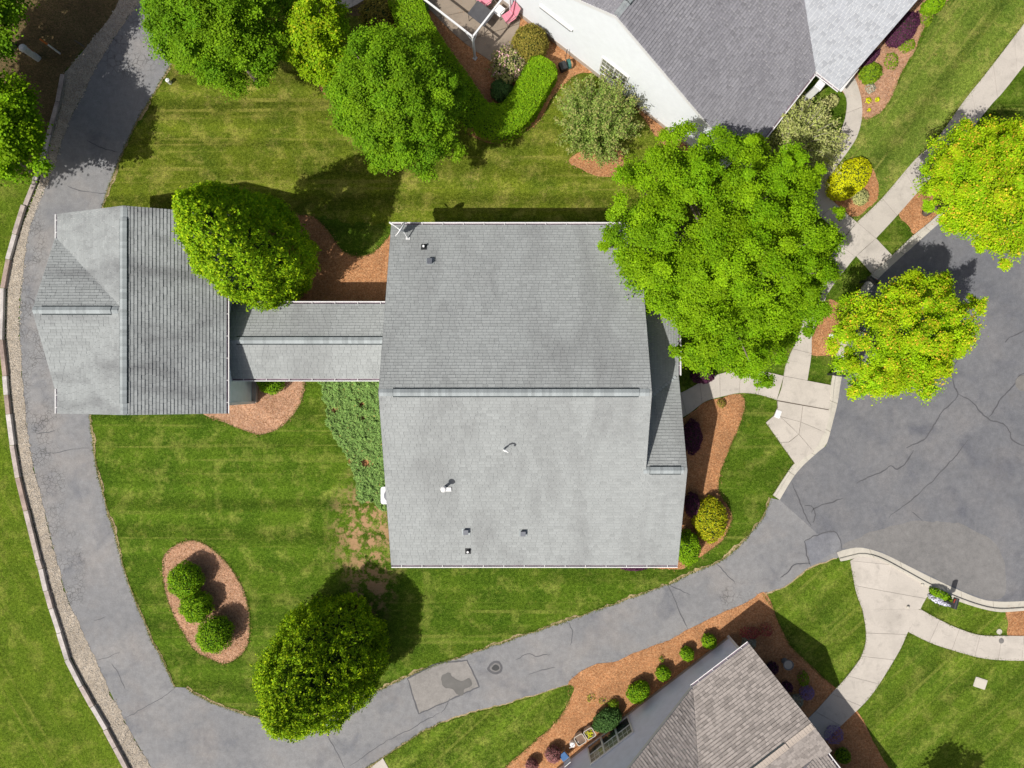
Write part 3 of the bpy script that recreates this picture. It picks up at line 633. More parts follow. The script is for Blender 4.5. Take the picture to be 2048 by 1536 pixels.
def ridge(parent, a, b, slope, mat, a2=None, b2=None, w=.30, seed=1):
    "cap shingles along the ridge a-b; raised vent strip between a2 and b2"
    a = Vector(a); b = Vector(b); d = (b-a); L = d.length; d.normalize(); side = Vector((0,0,1)).cross(d).normalized()
    me = None; step = .145; n = int(L/step); rng = random.Random(seed)
    v = [(-.08,-w/2,-slope*w/2+.028),(-.08,0,.036),(-.08,w/2,-slope*w/2+.028),(.10,-w/2,-slope*w/2+.014),(.10,0,.020),(.10,w/2,-slope*w/2+.014)]
    lo = [(x,y,z-.02) for x,y,z in v]
    f = [(0,3,4,1),(1,4,5,2),(0,1,7,6),(1,2,8,7),(6,9,3,0),(2,5,11,8),(3,9,10,4),(4,10,11,5)]
    me = bpy.data.meshes.new('ridge_cap'); me.from_pydata(v+lo, [], [x[::-1] for x in f]); me.materials.append(mat); me.update()
    if a2 is not None:
        a2 = Vector(a2); b2 = Vector(b2); k = MB(); h0 = Vector((0,0,.012)); hs = .040
        w2 = w*1.32; up = Vector((0,0,1))
        prof = [(-w2/2,-slope*w2/2-.02),(-w2/2,-slope*w2/2+hs),(0,hs+.02),(w2/2,-slope*w2/2+hs),(w2/2,-slope*w2/2-.02)]
        i = 0
        for e in (a2, b2):
            for y, z in prof: k.v.append(e+side*y+up*z)
        for j in range(4): k.f.append([j, 5+j, 5+j+1, j+1])
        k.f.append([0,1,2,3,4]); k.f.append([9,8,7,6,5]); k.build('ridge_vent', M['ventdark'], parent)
    for i in range(n):
        p = a+d*(step*(i+.5))
        t = (p-a).dot(d); lift = 0
        if a2 is not None:
            t2 = (a2-a).dot(d); t3 = (b2-a).dot(d)
            if t2 < t < t3: lift = .045
        o = bpy.data.objects.new('ridge_cap', me); link(o, parent)
        o.matrix_parent_inverse = parent_matrix(parent).inverted()
        o.matrix_basis = Matrix.Translation(p+Vector((0,0,lift+.018+rng.uniform(0,.004)))) @ Matrix((d, side, Vector((0,0,1)))).transposed().to_4x4()
def gutter(parent, a, b, outward, hang=.95, w=.135, dark=False):
    "open K-gutter with hangers along an eave"
    a = Vector(a); b = Vector(b); d = b-a; L = d.length; d.normalize(); o = Vector(outward).normalized(); up = Vector((0,0,1))
    pr = [(0,.0),(0,-.11),(.08,-.11),(w,-.03),(w,.0),(w-.036,0),(w-.038,-.03),(.075,-.095),(.012,-.095),(.012,0)]
    k = MB(); m = len(pr)
    for e in (a, b):
        for x, z in pr: k.v.append(e+o*x+up*z)
    for j in range(m): k.f.append([j, (j+1)%m, m+(j+1)%m, m+j])
    for e, s_ in ((0, 1), (m, -1)):
        f = [e+0, e+1, e+2, e+3, e+4]; k.f.append(f if s_ > 0 else f[::-1])
    g = k.build('gutter', M['gutter'], parent)
    t = MB(); t.poly([a+o*.014+up*-.07, b+o*.014+up*-.07, b+o*(w-.038)+up*-.07, a+o*(w-.038)+up*-.07]); t.build('gutter_trough', M['gutterin'], g)
    me = None; n = max(2, int(L/hang))
    for i in range(n):
        c = a+d*(L*(i+.5)/n)
        if me is None:
            q = MB().box((0,0,0), (.024, w-.02, .016)); me = bpy.data.meshes.new('gutter_hanger'); me.from_pydata([tuple(x) for x in q.v], [], q.f); me.materials.append(M['gutter']); me.update()
        h = bpy.data.objects.new('gutter_hanger', me); link(h, g); h.matrix_parent_inverse = parent_matrix(g).inverted()
        h.matrix_basis = Matrix.Translation(c+o*(w/2)+up*.004) @ Matrix((d, o, d.cross(o))).transposed().to_4x4()
    return g
def siding(parent, p0, p1, poly, out, mat, expo=.11, thick=.014, name='siding'):
    "lap boards on a wall: poly = (s,z) convex outline, s measured from p0 to p1"
    p0 = Vector((*p0, 0)); d = Vector((*p1, 0))-p0; d.normalize(); o = Vector((*out, 0)).normalized(); hp = halfplanes(poly)
    smin = min(p[0] for p in poly); smax = max(p[0] for p in poly); z = min(p[1] for p in poly); zmax = max(p[1] for p in poly); k = MB()
    while z < zmax:
        q = clip([(smin,z),(smax,z),(smax,z+expo),(smin,z+expo)], hp)
        if len(q) >= 3:
            k.poly([p0+d*s+o*(.004+thick*(1-(zz-z)/expo))+Vector((0,0,zz)) for s, zz in q])
            lo = [p for p in q if abs(p[1]-z) < 1e-6]
            if len(lo) == 2: k.poly([p0+d*s+o*x+Vector((0,0,z)) for (s, x) in ((lo[0][0],.002),(lo[1][0],.002),(lo[1][0],.004+thick),(lo[0][0],.004+thick))])
        z += expo
    return k.build(name, mat, parent)
def wallbox(parent, poly2, z0, z1, mat, name='wall'): return MB().prism(poly2, z0, z1).build(name, mat, parent)

# ---- the house in the middle
house = empty('house', (0,0,0), 'large grey shingled house filling the centre, white gutters along both eaves', 'house')
xL, xR, xE = -5.61, 5.88, 7.70
yN, yR, yS, yF = 7.39, -.36, -8.41, -3.79
zE, zR = 3.0, 6.14
sS = (zR-zE)/(yR-yS); sN = (zR-zE)/(yN-yR); zF = zR-sS*(yR-yF)
sP = .30; zP = 3.15; yv0 = yF+(zF-zP)/sS          # front gable north slope meets porch eave here
rf = Roof(seed=3, var=.055, band=.90)
rf.plane([(xL,yN,zE),(xR,yN,zE),(xR,yR,zR),(xL,yR,zR)], (1,0,0))
rf.plane([(xL,yS,zE),(xR,yS,zE),(xR,yR,zR),(xL,yR,zR)], (1,0,0))
rf.plane([(xR+.001,yS,zE),(xE,yS,zE),(xE,yF,zF),(xR+.001,yF,zF)], (1,0,0))
xw = 5.52                                            # gable wall
hv = lambda x: zP+sP*(xE-x)
yv = lambda x: yF+(zF-hv(x))/sS                      # valley line
rf.plane([(xw,yF,zF),(xE,yF,zF),(xE,yv(xE),zP),(xw,yv(xw),hv(xw))], (1,0,0))
rf.plane([(xE,yv(xE),zP),(xE,yN-.3,zP),(xw,yN-.3,hv(xw)),(xw,yv(xw),hv(xw))], (0,1,0))
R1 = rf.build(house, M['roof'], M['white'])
ridge(R1, (xL+.05,yR,zR), (xR-.05,yR,zR), .4, M['cap'], (xL+.6,yR,zR), (xR-.55,yR,zR))
ridge(R1, (xR-.1,yF,zF), (xE-.05,yF,zF), .4, M['cap'], (6.05,yF,zF), (7.42,yF,zF), seed=2)
gutter(house, (xL,yN,zE-.01), (xR,yN,zE-.01), (0,1,0))
gutter(house, (xL,yS,zE-.01), (xE,yS,zE-.01), (0,-1,0))
gutter(house, (xE,yv(xE)-.05,zP-.01), (xE,yN-.3,zP-.01), (1,0,0))
def gable_prism(parent, axis, a0, a1, prof, mat, name='wall'):
    "prof = outline (t,z) swept from a0 to a1 along axis x or y"
    k = MB(); n = len(prof)
    for a in (a0, a1):
        for t, z in prof: k.v.append(Vector((a, t, z)) if axis == 'x' else Vector((t, a, z)))
    k.f.append(list(range(n))); k.f.append([n+i for i in range(n)][::-1])
    for i in range(n): k.f.append([i, n+i, n+(i+1)%n, (i+1)%n][::-1])
    return k.build(name, mat, parent)
gable_prism(house, 'x', xL+.35, xw, [(yS+.4,0),(yN-.4,0),(yN-.4,zE+.0),(yR,zR-.20),(yS+.4,zE+.0)], M['side_white'])
gable_prism(house, 'x', xw-.02, xE-.35, [(yS+.42,0),(.05,0),(.05,3.0),(yF,zF-.2),(yS+.42,zE-.02)], M['side_white'], 'front_wall')
for y in (7.0, 3.7, .4): MB().box((xE-.25, y-.1, 1.5), (.16,.16,3.02)).box((xE-.25,y-.1,.1),(.24,.24,.2)).build('porch_post', M['white'], house)
# rake boards
k = MB()
for x in (xL-.012, xR+.014):
    for (y0, z0, y1, z1) in ((yN,zE,yR,zR),(yR,zR,yS if x < 0 else yF,zE if x < 0 else zF)):
        k.poly([(x,y0,z0+.0),(x,y1,z1+.0),(x,y1,z1-.22),(x,y0,z0-.22)])
k.poly([(xE+.012,yS,zE),(xE+.012,yF,zF),(xE+.012,yF,zF-.22),(xE+.012,yS,zE-.22)]); k.poly([(xE+.012,yF,zF),(xE+.012,yv(xE),zP),(xE+.012,yv(xE),zP-.22),(xE+.012,yF,zF-.22)])
k.build('rake_board', M['white'], house)
# woven valley
ribv = [Vector((x, yv(x), hv(x)+.035)) for x in np.linspace(xw+.3, xE-.05, 14)]
k = MB()
for i in range(len(ribv)-1):
    p = ribv[i]; k.box(p, (.13,.13,.02), rz=.5+.3*(i%2))
k.build('woven_valley', M['cap'], R1)
def roof_z(y): return zR-(sN*(y-yR) if y > yR else sS*(yR-y))
def on_main(px, py, dz=0):
    h = 4.5
    for _ in range(12): p = W(px, py, h); h = roof_z(p.y)+dz
    return W(px, py, h)
def boot(px, py, ph, flash, name='vent_pipe'):
    p = on_main(px, py)
    s_ = sN if p.y > yR else -sS
    g = MB(); Mx = Matrix.Rotation(-math.atan(s_), 3, 'X')
    g.box(p+Vector((0,0,.03)), (flash, flash*1.15, .012), M=Mx).lathe(p+Vector((0,0,.02)), [(.10,-.05),(.09,.06),(.06,.12),(.055,.125)], 12)
    b = g.build(name, M['rubber'], R1)
    MB().lathe(p, [(.05,0),(.05,ph),(.045,ph+.004),(.034,ph)], 12).build('pipe_end', M['cover'], b)
boot(848,494,.25,.26); boot(936,1102,.26,.26)
def boxvent(px, py):
    p = on_main(px, py); s_ = sN if p.y > yR else -sS; Mx = Matrix.Rotation(-math.atan(s_), 3, 'X')
    b = MB().box(p+Vector((0,0,.03)), (.38,.34,.014), M=Mx).build('box_vent', M['cap'], R1)
    MB().box(p+Vector((0,0,.11)), (.20,.21,.16), M=Mx).box(p+Vector((0,0,.20)), (.23,.24,.03), M=Mx).build('vent_hood', M['lead'], b)
for q in ((860,523),(932,1063),(1046,1066)): boxvent(*q)
p = on_main(890,974); Mx = Matrix.Rotation(math.atan(sS), 3, 'X')
fl = MB().box(p+Vector((.05,-.10,.03)), (.46,.20,.02), M=Mx).box(p+Vector((-.02,.08,.03)), (.34,.26,.018), M=Mx).build('flue_flashing', M['cover'], R1)
MB().tube([p, p+Vector((0,0,.62))], .065, 12).lathe(p+Vector((0,0,.60)), [(.065,0),(.13,.03),(.135,.10),(.09,.15),(.02,.165)], 14).build('flue_cap', M['gutter'], fl)
p = on_main(1008,898)
MB().tube([p, p+Vector((0,0,.35)), p+Vector((0,.0,.58)), p+Vector((.05,-.01,.68)), p+Vector((.12,-.03,.70)), p+Vector((.17,-.06,.66)), p+Vector((.18,-.08,.58))], .042, 10).build('gooseneck_vent', M['cover'], R1)

# ---- garage on the left
gar = empty('garage', (-16.7,3.2,0), 'detached grey shingled garage with a cross gable facing the drive', 'garage')
gx0, gx1, gy0, gy1, gz, gr = -20.48, -12.89, -1.33, 7.66, 4.0, 5.5
gc = (gx0+gx1)/2; gs = (gr-gz)/(gx1-gc); cy = 3.17; cw = 3.37
rf = Roof(seed=5, thick=.034, band=.88, var=.06)
rf.plane([(gx1,gy0,gz),(gx1,gy1,gz),(gc,gy1,gr),(gc,gy0,gr)], (0,1,0))
rf.plane([(gx0,gy0,gz),(gx0,cy-cw,gz),(gc,cy,gr),(gc,gy0,gr)], (0,1,0))
rf.plane([(gx0,cy+cw,gz),(gx0,gy1,gz),(gc,gy1,gr),(gc,cy,gr)], (0,1,0))
rf.plane([(gx0-.12,cy+cw+.0,gz-.005),(gx0-.12,cy,gr),(gc,cy,gr),(gx0,cy+cw,gz)], (1,0,0))
rf.plane([(gx0-.12,cy-cw,gz-.005),(gx0-.12,cy,gr),(gc,cy,gr),(gx0,cy-cw,gz)], (1,0,0))
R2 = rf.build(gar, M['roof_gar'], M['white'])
ridge(R2, (gc,gy0+.05,gr), (gc,gy1-.05,gr), .4, M['cap'], (gc,gy0+.5,gr), (gc,gy1-.55,gr))
ridge(R2, (gx0-.1,cy,gr), (gc-.2,cy,gr), .44, M['cap'], (gx0+.25,cy,gr), (gc-.55,cy,gr), seed=4)
gutter(gar, (gx1,gy0,gz-.01), (gx1,gy1,gz-.01), (1,0,0)); gutter(gar, (gx0,gy0,gz-.01), (gx0,cy-cw-.02,gz-.01), (-1,0,0), .6); gutter(gar, (gx0,cy+cw+.02,gz-.01), (gx0,gy1,gz-.01), (-1,0,0), .6)
gable_prism(gar, 'y', gy0+.44, gy1-.44, [(gx0+.3,0),(gx1-.24,0),(gx1-.24,gz-.06),(gc,gr-.2),(gx0+.3,gz-.06)], M['side_grey'])
gable_prism(gar, 'x', gx0+.12, gx0+1.2, [(cy-cw+.4,0),(cy+cw-.4,0),(cy+cw-.4,gz-.02),(cy,gr-.2),(cy-cw+.4,gz-.02)], M['side_grey'], 'gable_wall')
siding(gar, (gx1-.24,gy0+.44), (gx1-.24,gy1-.44), [(0,.25),(8.1,.25),(8.1,gz-.1),(0,gz-.1)], (1,0), M['side_grey'])
MB().box((gx1-.17,gy0+.40,1.98),(.09,.12,3.86)).build('corner_board', M['white'], gar)
MB().box((gx1-.13,3.16,.12),(.26,8.2,.24)).build('foundation', M['found'], gar)
# ---- breezeway
bw = empty('breezeway', (-9,2,0), 'low gabled breezeway roof joining the garage to the house', 'breezeway')
bz, br = 2.77, 3.42; by0, by1 = .26, 3.74; bc = (by0+by1)/2
rf = Roof(seed=6, var=.055, band=.90)
xb0, xb1 = W(456,680,3.0).x, -4.9
rf.plane([(xb0,by0,bz),(xb1,by0,bz),(xb1,bc,br),(xb0,bc,br)], (1,0,0))
rf.plane([(xb0,by1,bz),(xb1,by1,bz),(xb1,bc,br),(xb0,bc,br)], (1,0,0))
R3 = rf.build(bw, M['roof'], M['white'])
ridge(R3, (xb0+.05,bc,br), (xb1,bc,br), .37, M['cap'], (xb0+.55,bc,br), (-5.75,bc,br))
gutter(bw, (xb0+.1,by1,bz-.01), (-5.62,by1,bz-.01), (0,1,0)); gutter(bw, (xb0+.1,by0,bz-.01), (-5.62,by0,bz-.01), (0,-1,0))
wallbox(bw, [(xb0+.02,by0+.35),(xL+.3,by0+.35),(xL+.3,by1-.35),(xb0+.02,by1-.35)], 0, bz-.05, M['side_white'])

# ---- white gabled house, upper right (local axes: D along its gable wall, N into the house)
D = Vector((.790,-.613,0)); Nn = Vector((.613,.790,0)); UP = Vector((0,0,1))
def wq(d, n, h): return D*d+Nn*n+UP*h
wh = empty('house', wq(-3,20,0), 'white walled house with purple grey roof, seen gable first', 'house')
nR, dR, zrw, dE, zew = 14.69, -5.94, 6.58, 2.24, 2.82; sw = (zrw-zew)/(dE-dR); dW = dR-(dE-dR)
rf = Roof(seed=8, thick=.045, var=.08, band=.70, dash=(.30,1.8), tab=.22)
nV = 20.25; ww = .74; nT = 26.3
zv = lambda d: zew+sw*(dE-d); nv = lambda d: nV+(zv(d)-zew)/ww
dTop = dR+.0
rf.plane([wq(dE,nR,zew),wq(dE,nV,zew),wq(dR,nv(dR),zrw),wq(dR,nR,zrw)], Nn)
rf.plane([wq(dW,nR,zew),wq(dW,nT+8,zew),wq(dR,nT+8,zrw),wq(dR,nR,zrw)], Nn)
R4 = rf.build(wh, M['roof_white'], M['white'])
rf2 = Roof(seed=9, thick=.010, var=.05, band=.94, dash=(.22,2.6), tab=.24)
zTw = zew+ww*(nT-nV)
dW1 = 3.66
rf2.plane([wq(dE,nV,zew),wq(dW1,nV,zew),wq(dW1,nT,zTw),wq(dE-(zTw-zew)/sw,nT,zTw)], D)
rf2.plane([wq(dW1,nT,zTw),wq(dW1,nT+6,zew),wq(dR,nT+6,zew),wq(dR,nT,zTw)], D)
R4b = rf2.build(wh, M['roof_wing_lit'], M['white'])
ridge(R4, wq(dR,nR+.05,zrw), wq(dR,nT+7,zrw), .45, M['cap'], wq(dR,nR+.75,zrw), wq(dR,nT+6,zrw), seed=7)
gutter(wh, wq(dE,nR,zew-.01), wq(dE,nV-.02,zew-.01), D, .8); gutter(wh, wq(dE+.05,nV,zew-.01), wq(dW1,nV,zew-.01), -Nn, .7)
k = MB(); k.poly([wq(dW1+.01,nV,zew),wq(dW1+.01,nT,zTw),wq(dW1+.01,nT,zTw-.24),wq(dW1+.01,nV,zew-.24)]); k.build('rake_board', M['fascia'], wh)
k = MB(); k.bar(wq(dW1+.07,nV-.02,zew-.02), wq(dW1+.07,nV+1.3,zew-.02), .11, .07); k.build('gutter_return', M['gutter'], wh)
k = MB()
for a, b in (((dE,zew),(dR,zrw)),((dR,zrw),(dW,zew))): k.poly([wq(a[0],nR-.012,a[1]-.001),wq(b[0],nR-.012,b[1]-.001),wq(b[0],nR-.012,b[1]-.2),wq(a[0],nR-.012,a[1]-.2)])
k.build('rake_board', M['white'], wh)
nWl = 14.99
def prismN(parent, pts_dz, n0, n1, mat, name='wall'):
    k = MB(); n = len(pts_dz)
    for nn in (n0, n1):
        for d, z in pts_dz: k.v.append(wq(d, nn, z))
    k.f.append(list(range(n))); k.f.append([n+i for i in range(n)][::-1])
    for i in range(n): k.f.append([i, n+i, n+(i+1)%n, (i+1)%n])
    return k.build(name, mat, parent)
prismN(wh, [(dW+.4,0),(dE-.4,0),(dE-.4,zew-.02),(dR,zrw-.2),(dW+.4,zew-.02)], nWl+.02, nT+7, M['side_white'])
p0 = wq(dW+.4,nWl,0); p1 = wq(dE-.4,nWl,0); Lw = dE-dW-.8
siding(wh, p0.xy, p1.xy, [(0,.32),(Lw,.32),(Lw,zew-.05),(Lw/2,zrw-.22),(0,zew-.05)], (-Nn).xy, M['side_white'], .115, .010)
prismN(wh, [(dW+.38,0),(dE-.38,0),(dE-.38,.32),(dW+.38,.32)], nWl-.03, nWl+.1, M['found'], 'foundation')
prismN(wh, [(dR,0),(dW1-.35,0),(dW1-.35,zew-.05),(dR,zew-.05)], nV+1.5, nT+5.5, M['side_white'], 'wing_wall')
prismN(wh, [(dE-.4,0),(dE-.25,0),(dE-.25,zew-.1),(dE-.4,zew-.1)], 18, nV+1.5, M['side_white'], 'entry_wall')
c = wq(2.82,19.95,0); MB().box(c+Vector((0,0,1.38)), (.30,.30,2.76), rz=-.66).box(c+Vector((0,0,.12)), (.38,.38,.24), rz=-.66).box(c+Vector((0,0,2.6)), (.36,.36,.14), rz=-.66).build('porch_column', M['white'], wh)
def win(parent, o, d, out, s0, s1, z0, z1, nlite, muntin=True, blind=(1,), nm='window'):
    "window group: o base point, d along wall, out normal"
    fr = MB(); o = Vector(o); d = Vector(d); out = Vector(out); w = .07
    def bx(a, b, c, e, dep=.05, off=.03):
        m = MB(); return (o+d*((a+b)/2)+UP*((c+e)/2)+out*off, (abs(b-a), dep, abs(e-c)))
    Mw = Matrix((d, out, UP)).transposed()
    def add(m, a, b, c, e, dep=.05, off=.03): cc, dd = bx(a, b, c, e, dep, off); m.box(cc, dd, M=Mw)
    add(fr, s0, s1, z0, z0+w); add(fr, s0, s1, z1-w, z1, .07, .045); wid = (s1-s0)/nlite
    for i in range(nlite+1):
        x = s0+wid*i; ww_ = w if i in (0, nlite) else w*1.3
        x0 = x if i == 0 else x-ww_ if i == nlite else x-ww_/2
        add(fr, x0, x0+ww_, z0+w, z1-w, .05, .032)
    g = fr.build(nm, M['gutter'], parent)
    for i in range(nlite):
        a = s0+wid*i+w*.9; b = s0+wid*(i+1)-w*.9; zm = (z0+z1)/2
        for j, (c, e) in enumerate(((z0+w,zm-.025),(zm+.025,z1-w))):
            q = MB(); add(q, a, b, c, e, .02, .012+.008*j); q.build('pane', M['blind'] if j in blind else M['glass'], g)
            if muntin and j in blind:
                q = MB()
                for t in (1/3, 2/3): add(q, a+(b-a)*t-.009, a+(b-a)*t+.009, c, e, .012, .03)
                add(q, a, b, (c+e)/2-.009, (c+e)/2+.009, .012, .0305); q.build('glazing_bar', M['cover'], g)
        q = MB(); add(q, a, b, zm-.024, zm+.024, .04, .030); q.build('meeting_rail', M['gutter'], g)
    return g
win(wh, wq(0,nWl-.016,0), D, -Nn, -6.15, -4.55, .66, 2.24, 2, blind=(0,1))
k = MB().box(wq(-8.96,nWl-.06,2.46), (1.95,.11,.10), rz=math.atan2(D.y,D.x)); k.build('vent_hood', M['gutter'], wh)
MB().box(wq(-8.96,nWl-.075,2.40), (1.85,.10,.05), rz=math.atan2(D.y,D.x)).build('vent_slot', M['lead'], wh)

# ---- blue grey house, lower right (E along its north-west wall, Mo outwards)
E = Vector((.794,.607,0)); Mo = Vector((-.607,.794,0))
def bq(e, m, h): return E*e+Mo*m+UP*h
bh = empty('house', bq(-3,-20,0), 'blue grey sided house with mottled tan shingle roof at the bottom', 'house')
zb, sb = 2.58, .42; mE, mR = -16.5, -20.37; zbr = zb+sb*(mE-mR); eR = 1.44; eV = -1.89; sc = .545
rf = Roof(seed=12, expo=.145, tab=.25, thick=.034, var=.08, band=.86, dash=(.36,3.0))
zc = lambda e: zb+sc*(eV-e); mvv = lambda e: mE-(zc(e)-zb)/sb
eX = eV-(zbr-zb)/sc
rf.plane([bq(eV,mE,zb),bq(eR,mE,zb),bq(eR,mR,zbr),bq(eX,mR,zbr)], E)
eT = -9.0
rf.plane([bq(eV,mE,zb),bq(eX,mR,zbr),bq(eX,mE,zbr)], Mo)
rf.plane([bq(eX,mE,zbr),bq(eX,mR-8,zbr),bq(eT,mR-8,zc(eT)),bq(eT,mE,zc(eT))], Mo)
v1 = 1.92; zs = zbr-sb*v1
rf.plane([bq(eX,mR,zbr),bq(eR,mR,zbr),bq(eR,mR-v1,zs),bq(eX,mR-v1,zs)], E)
eP = 1.15
rf.plane([bq(eP,mR-v1+.3,zs-.03),bq(eP,mR-8,zs-.03),bq(eX,mR-8,zs-.03+sc*(eP-eX)*.5),bq(eX,mR-v1+.3,zs-.03+sc*(eP-eX)*.5)], Mo)
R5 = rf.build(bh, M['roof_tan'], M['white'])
ridge(R5, bq(eR-.05,mR,zbr), bq(eX+.2,mR,zbr), .42, M['cap_tan'], bq(-.1,mR,zbr), bq(eX+.3,mR,zbr), seed=9)
gutter(bh, bq(eV-.05,mE,zb-.01), bq(eR,mE,zb-.01), Mo, .75)
gutter(bh, bq(eP,mR-v1-.05,zs-.05), bq(eP,mR-7,zs-.05), E, .7)
k = MB(); k.poly([bq(eR+.012,mE,zb),bq(eR+.012,mR,zbr),bq(eR+.012,mR,zbr-.2),bq(eR+.012,mE,zb-.2)]); k.poly([bq(eR+.012,mR,zbr),bq(eR+.012,mR-v1,zs),bq(eR+.012,mR-v1,zs-.2),bq(eR+.012,mR,zbr-.2)])
k.poly([bq(eV,mE+.012,zb),bq(eT,mE+.012,zc(eT)),bq(eT,mE+.012,zc(eT)-.2),bq(eV,mE+.012,zb-.2)]); k.build('rake_board', M['white'], bh)
mW = -16.85; eC = .93
k = MB(); pr = [(eT-1,0),(eC,0),(eC,zb+.02),(eV-.1,zb+.02),(eT-1,zc(eT)+.3)]
for mm in (mW-.02, mR-6):
    for e, z in pr: k.v.append(bq(e, mm, z if mm == mW-.02 or z < .1 else min(z, 2.4)))
n = len(pr); k.f.append(list(range(n))); k.f.append([n+i for i in range(n)][::-1])
for i in range(n): k.f.append([i, n+i, n+(i+1)%n, (i+1)%n])
k.build('wall', M['side_blue'], bh)
b0 = bq(eT-1,mW,0); b1 = bq(eC,mW,0); Lb = eC-eT+1
siding(bh, b0.xy, b1.xy, [(Lb-(eC-eV)-.001,.22),(Lb,.22),(Lb,zb-.02),(Lb-(eC-eV)-.001,zb-.02)], Mo.xy, M['side_blue'], .105, .014)
siding(bh, b0.xy, b1.xy, [(0,.22),(Lb-(eC-eV),.22),(Lb-(eC-eV),zb-.02),(0,zc(eT)+.2)], Mo.xy, M['side_blue'], .105, .014)
MB().box(bq(eC+.01,mW+.01,1.3), (.13,.13,2.6), rz=math.atan2(E.y,E.x)).build('corner_board', M['white'], bh)
k = MB().box(bq((eT-1+eC)/2,mW-.05,.11), (Lb+.02,.16,.22), rz=math.atan2(E.y,E.x)); k.build('foundation', M['found'], bh)
win(bh, bq(0,mW+.016,0), E, Mo, -8.10, -5.50, .28, 2.0, 3, blind=(1,))

# ------------------------------------------------------------------ foliage
def unit(a): return a/(np.linalg.norm(a, axis=1, keepdims=True)+1e-9)
def leaf_obj(name, P, Nr, A, L, Wd, tone, hue, tip, mat, parent, loc):
    n = len(P); A = unit(A-Nr*np.sum(A*Nr, axis=1, keepdims=True)); Sd = np.cross(Nr, A)
    L = L[:,None]; Wd = Wd[:,None]
    V = np.empty((n,4,3), np.float32)
    V[:,0] = P-A*L*.5; V[:,1] = P+Sd*Wd*.5+Nr*Wd*.16+A*L*.06; V[:,2] = P+A*L*.5-Nr*L*.08; V[:,3] = P-Sd*Wd*.5+Nr*Wd*.16+A*L*.06
    me = bpy.data.meshes.new(name); me.vertices.add(n*4); me.vertices.foreach_set('co', V.ravel())
    me.loops.add(n*4); me.loops.foreach_set('vertex_index', np.arange(n*4, dtype=np.int32))
    me.polygons.add(n); me.polygons.foreach_set('loop_start', np.arange(0, n*4, 4, dtype=np.int32))
    me.update(calc_edges=True); me.materials.append(mat)
    for nm, arr in (('tone', tone), ('hue', hue), ('tip', tip)):
        a = me.attributes.new(nm, 'FLOAT', 'FACE'); a.data.foreach_set('value', np.clip(arr, 0, 2).astype(np.float32))
    o = bpy.data.objects.new(name, me); link(o, parent)
    if parent is None: o.location = loc
    return o
def polar(outline, cpx):
    "radius of the crown outline per bearing (pixels of the survey)"
    th = np.linspace(0, 2*math.pi, 181); out = np.zeros(181); n = len(outline)
    P = [(p[0]-cpx[0], cpx[1]-p[1]) for p in outline]
    for k, t in enumerate(th):
        dx, dy = math.cos(t), math.sin(t)
        for i in range(n):
            (x0, y0), (x1, y1) = P[i], P[(i+1)%n]; ex, ey = x1-x0, y1-y0; den = dx*ey-dy*ex
            if abs(den) < 1e-9: continue
            r = (x0*ey-y0*ex)/den; u = (x0*dy-y0*dx)/den
            if r > 0 and -1e-6 <= u <= 1+1e-6: out[k] = max(out[k], r)
    return th, np.where(out == 0, out[out > 0].mean(), out)
def decid(rs, c, rad, ncl, lpc, ls, crad=.6, zmin=-.35, inner=.28, pol=None, flat=.55, nsub=9):
    "crown of separate leafy boughs, each a dome of sprays: returns leaf arrays"
    i = np.arange(ncl*2)+.5; z = 1-2*i/(ncl*2); a = i*2.39996+rs.random()*6; q = np.sqrt(1-z*z)
    d = unit(np.stack([np.cos(a)*q, np.sin(a)*q, z], 1)+rs.normal(size=(ncl*2,3))*.11); d = d[d[:,2] > zmin]; m = len(d)
    az = np.arctan2(d[:,1], d[:,0]) % (2*math.pi)
    Rh = np.interp(az, pol[0], pol[1]) if pol is not None else rad[0]*(1+.13*np.sin(az*3+rs.random()*6)+.08*np.sin(az*7+rs.random()*6))
    ry = 1.0 if pol is not None else rad[1]/rad[0]
    RR = np.stack([Rh, Rh*ry, np.full(m, rad[2])*(.74+.40*rs.random(m))], 1)
    x = rs.random(m); u = np.where(x < inner, .55+.25*rs.random(m), np.where(x > .86, 1.02+.10*rs.random(m), .84+.15*rs.random(m)))
    cr = crad*(.65+.7*rs.random(m))*np.where(x > .86, .62, 1)
    C = d*RR*u[:,None]; Ln = np.linalg.norm(C, axis=1, keepdims=True)+1e-6; C = C*(1-np.minimum(.5, cr[:,None]*.75/Ln))
    ct = .84+.28*rs.random(m); chh = rs.random(m)
    k = np.repeat(np.arange(m), lpc); n = len(k); out = unit(d*np.array([1,1,.7]))
    ks = np.repeat(np.arange(m), nsub); sd = unit(rs.normal(size=(m*nsub,3))*.8+out[ks]*.55+np.array([0,0,.45])); SC = C[ks]+sd*(cr[ks]*(.55+.5*rs.random(m*nsub)))[:,None]*np.array([1,1,.8]); stn = .85+.3*rs.random(m*nsub)
    j = k*nsub+rs.randint(0, nsub, n); sg = .26*cr[k]
    P = SC[j]+rs.normal(size=(n,3))*sg[:,None]*np.array([1,1,flat])+np.array(c)
    Nr = unit(np.array([0,0,.70])+sd[j]*.45+rs.normal(size=(n,3))*.38); A = sd[j]*.8+rs.normal(size=(n,3))*.7
    L = ls*(.65+.7*rs.random(n)); tone = ct[k]*stn[j]*(.78+.44*rs.random(n)); hue = np.clip(chh[k]*.6+rs.random(n)*.55-.05, 0, 1)
    tip = (sd[j,2] > .45)*(u[k] > .85)*(rs.random(n) < .24)*rs.random(n)
    return P, Nr, A, L, L*(.58+.3*rs.random(n)), tone, hue, tip, SC+np.array(c)
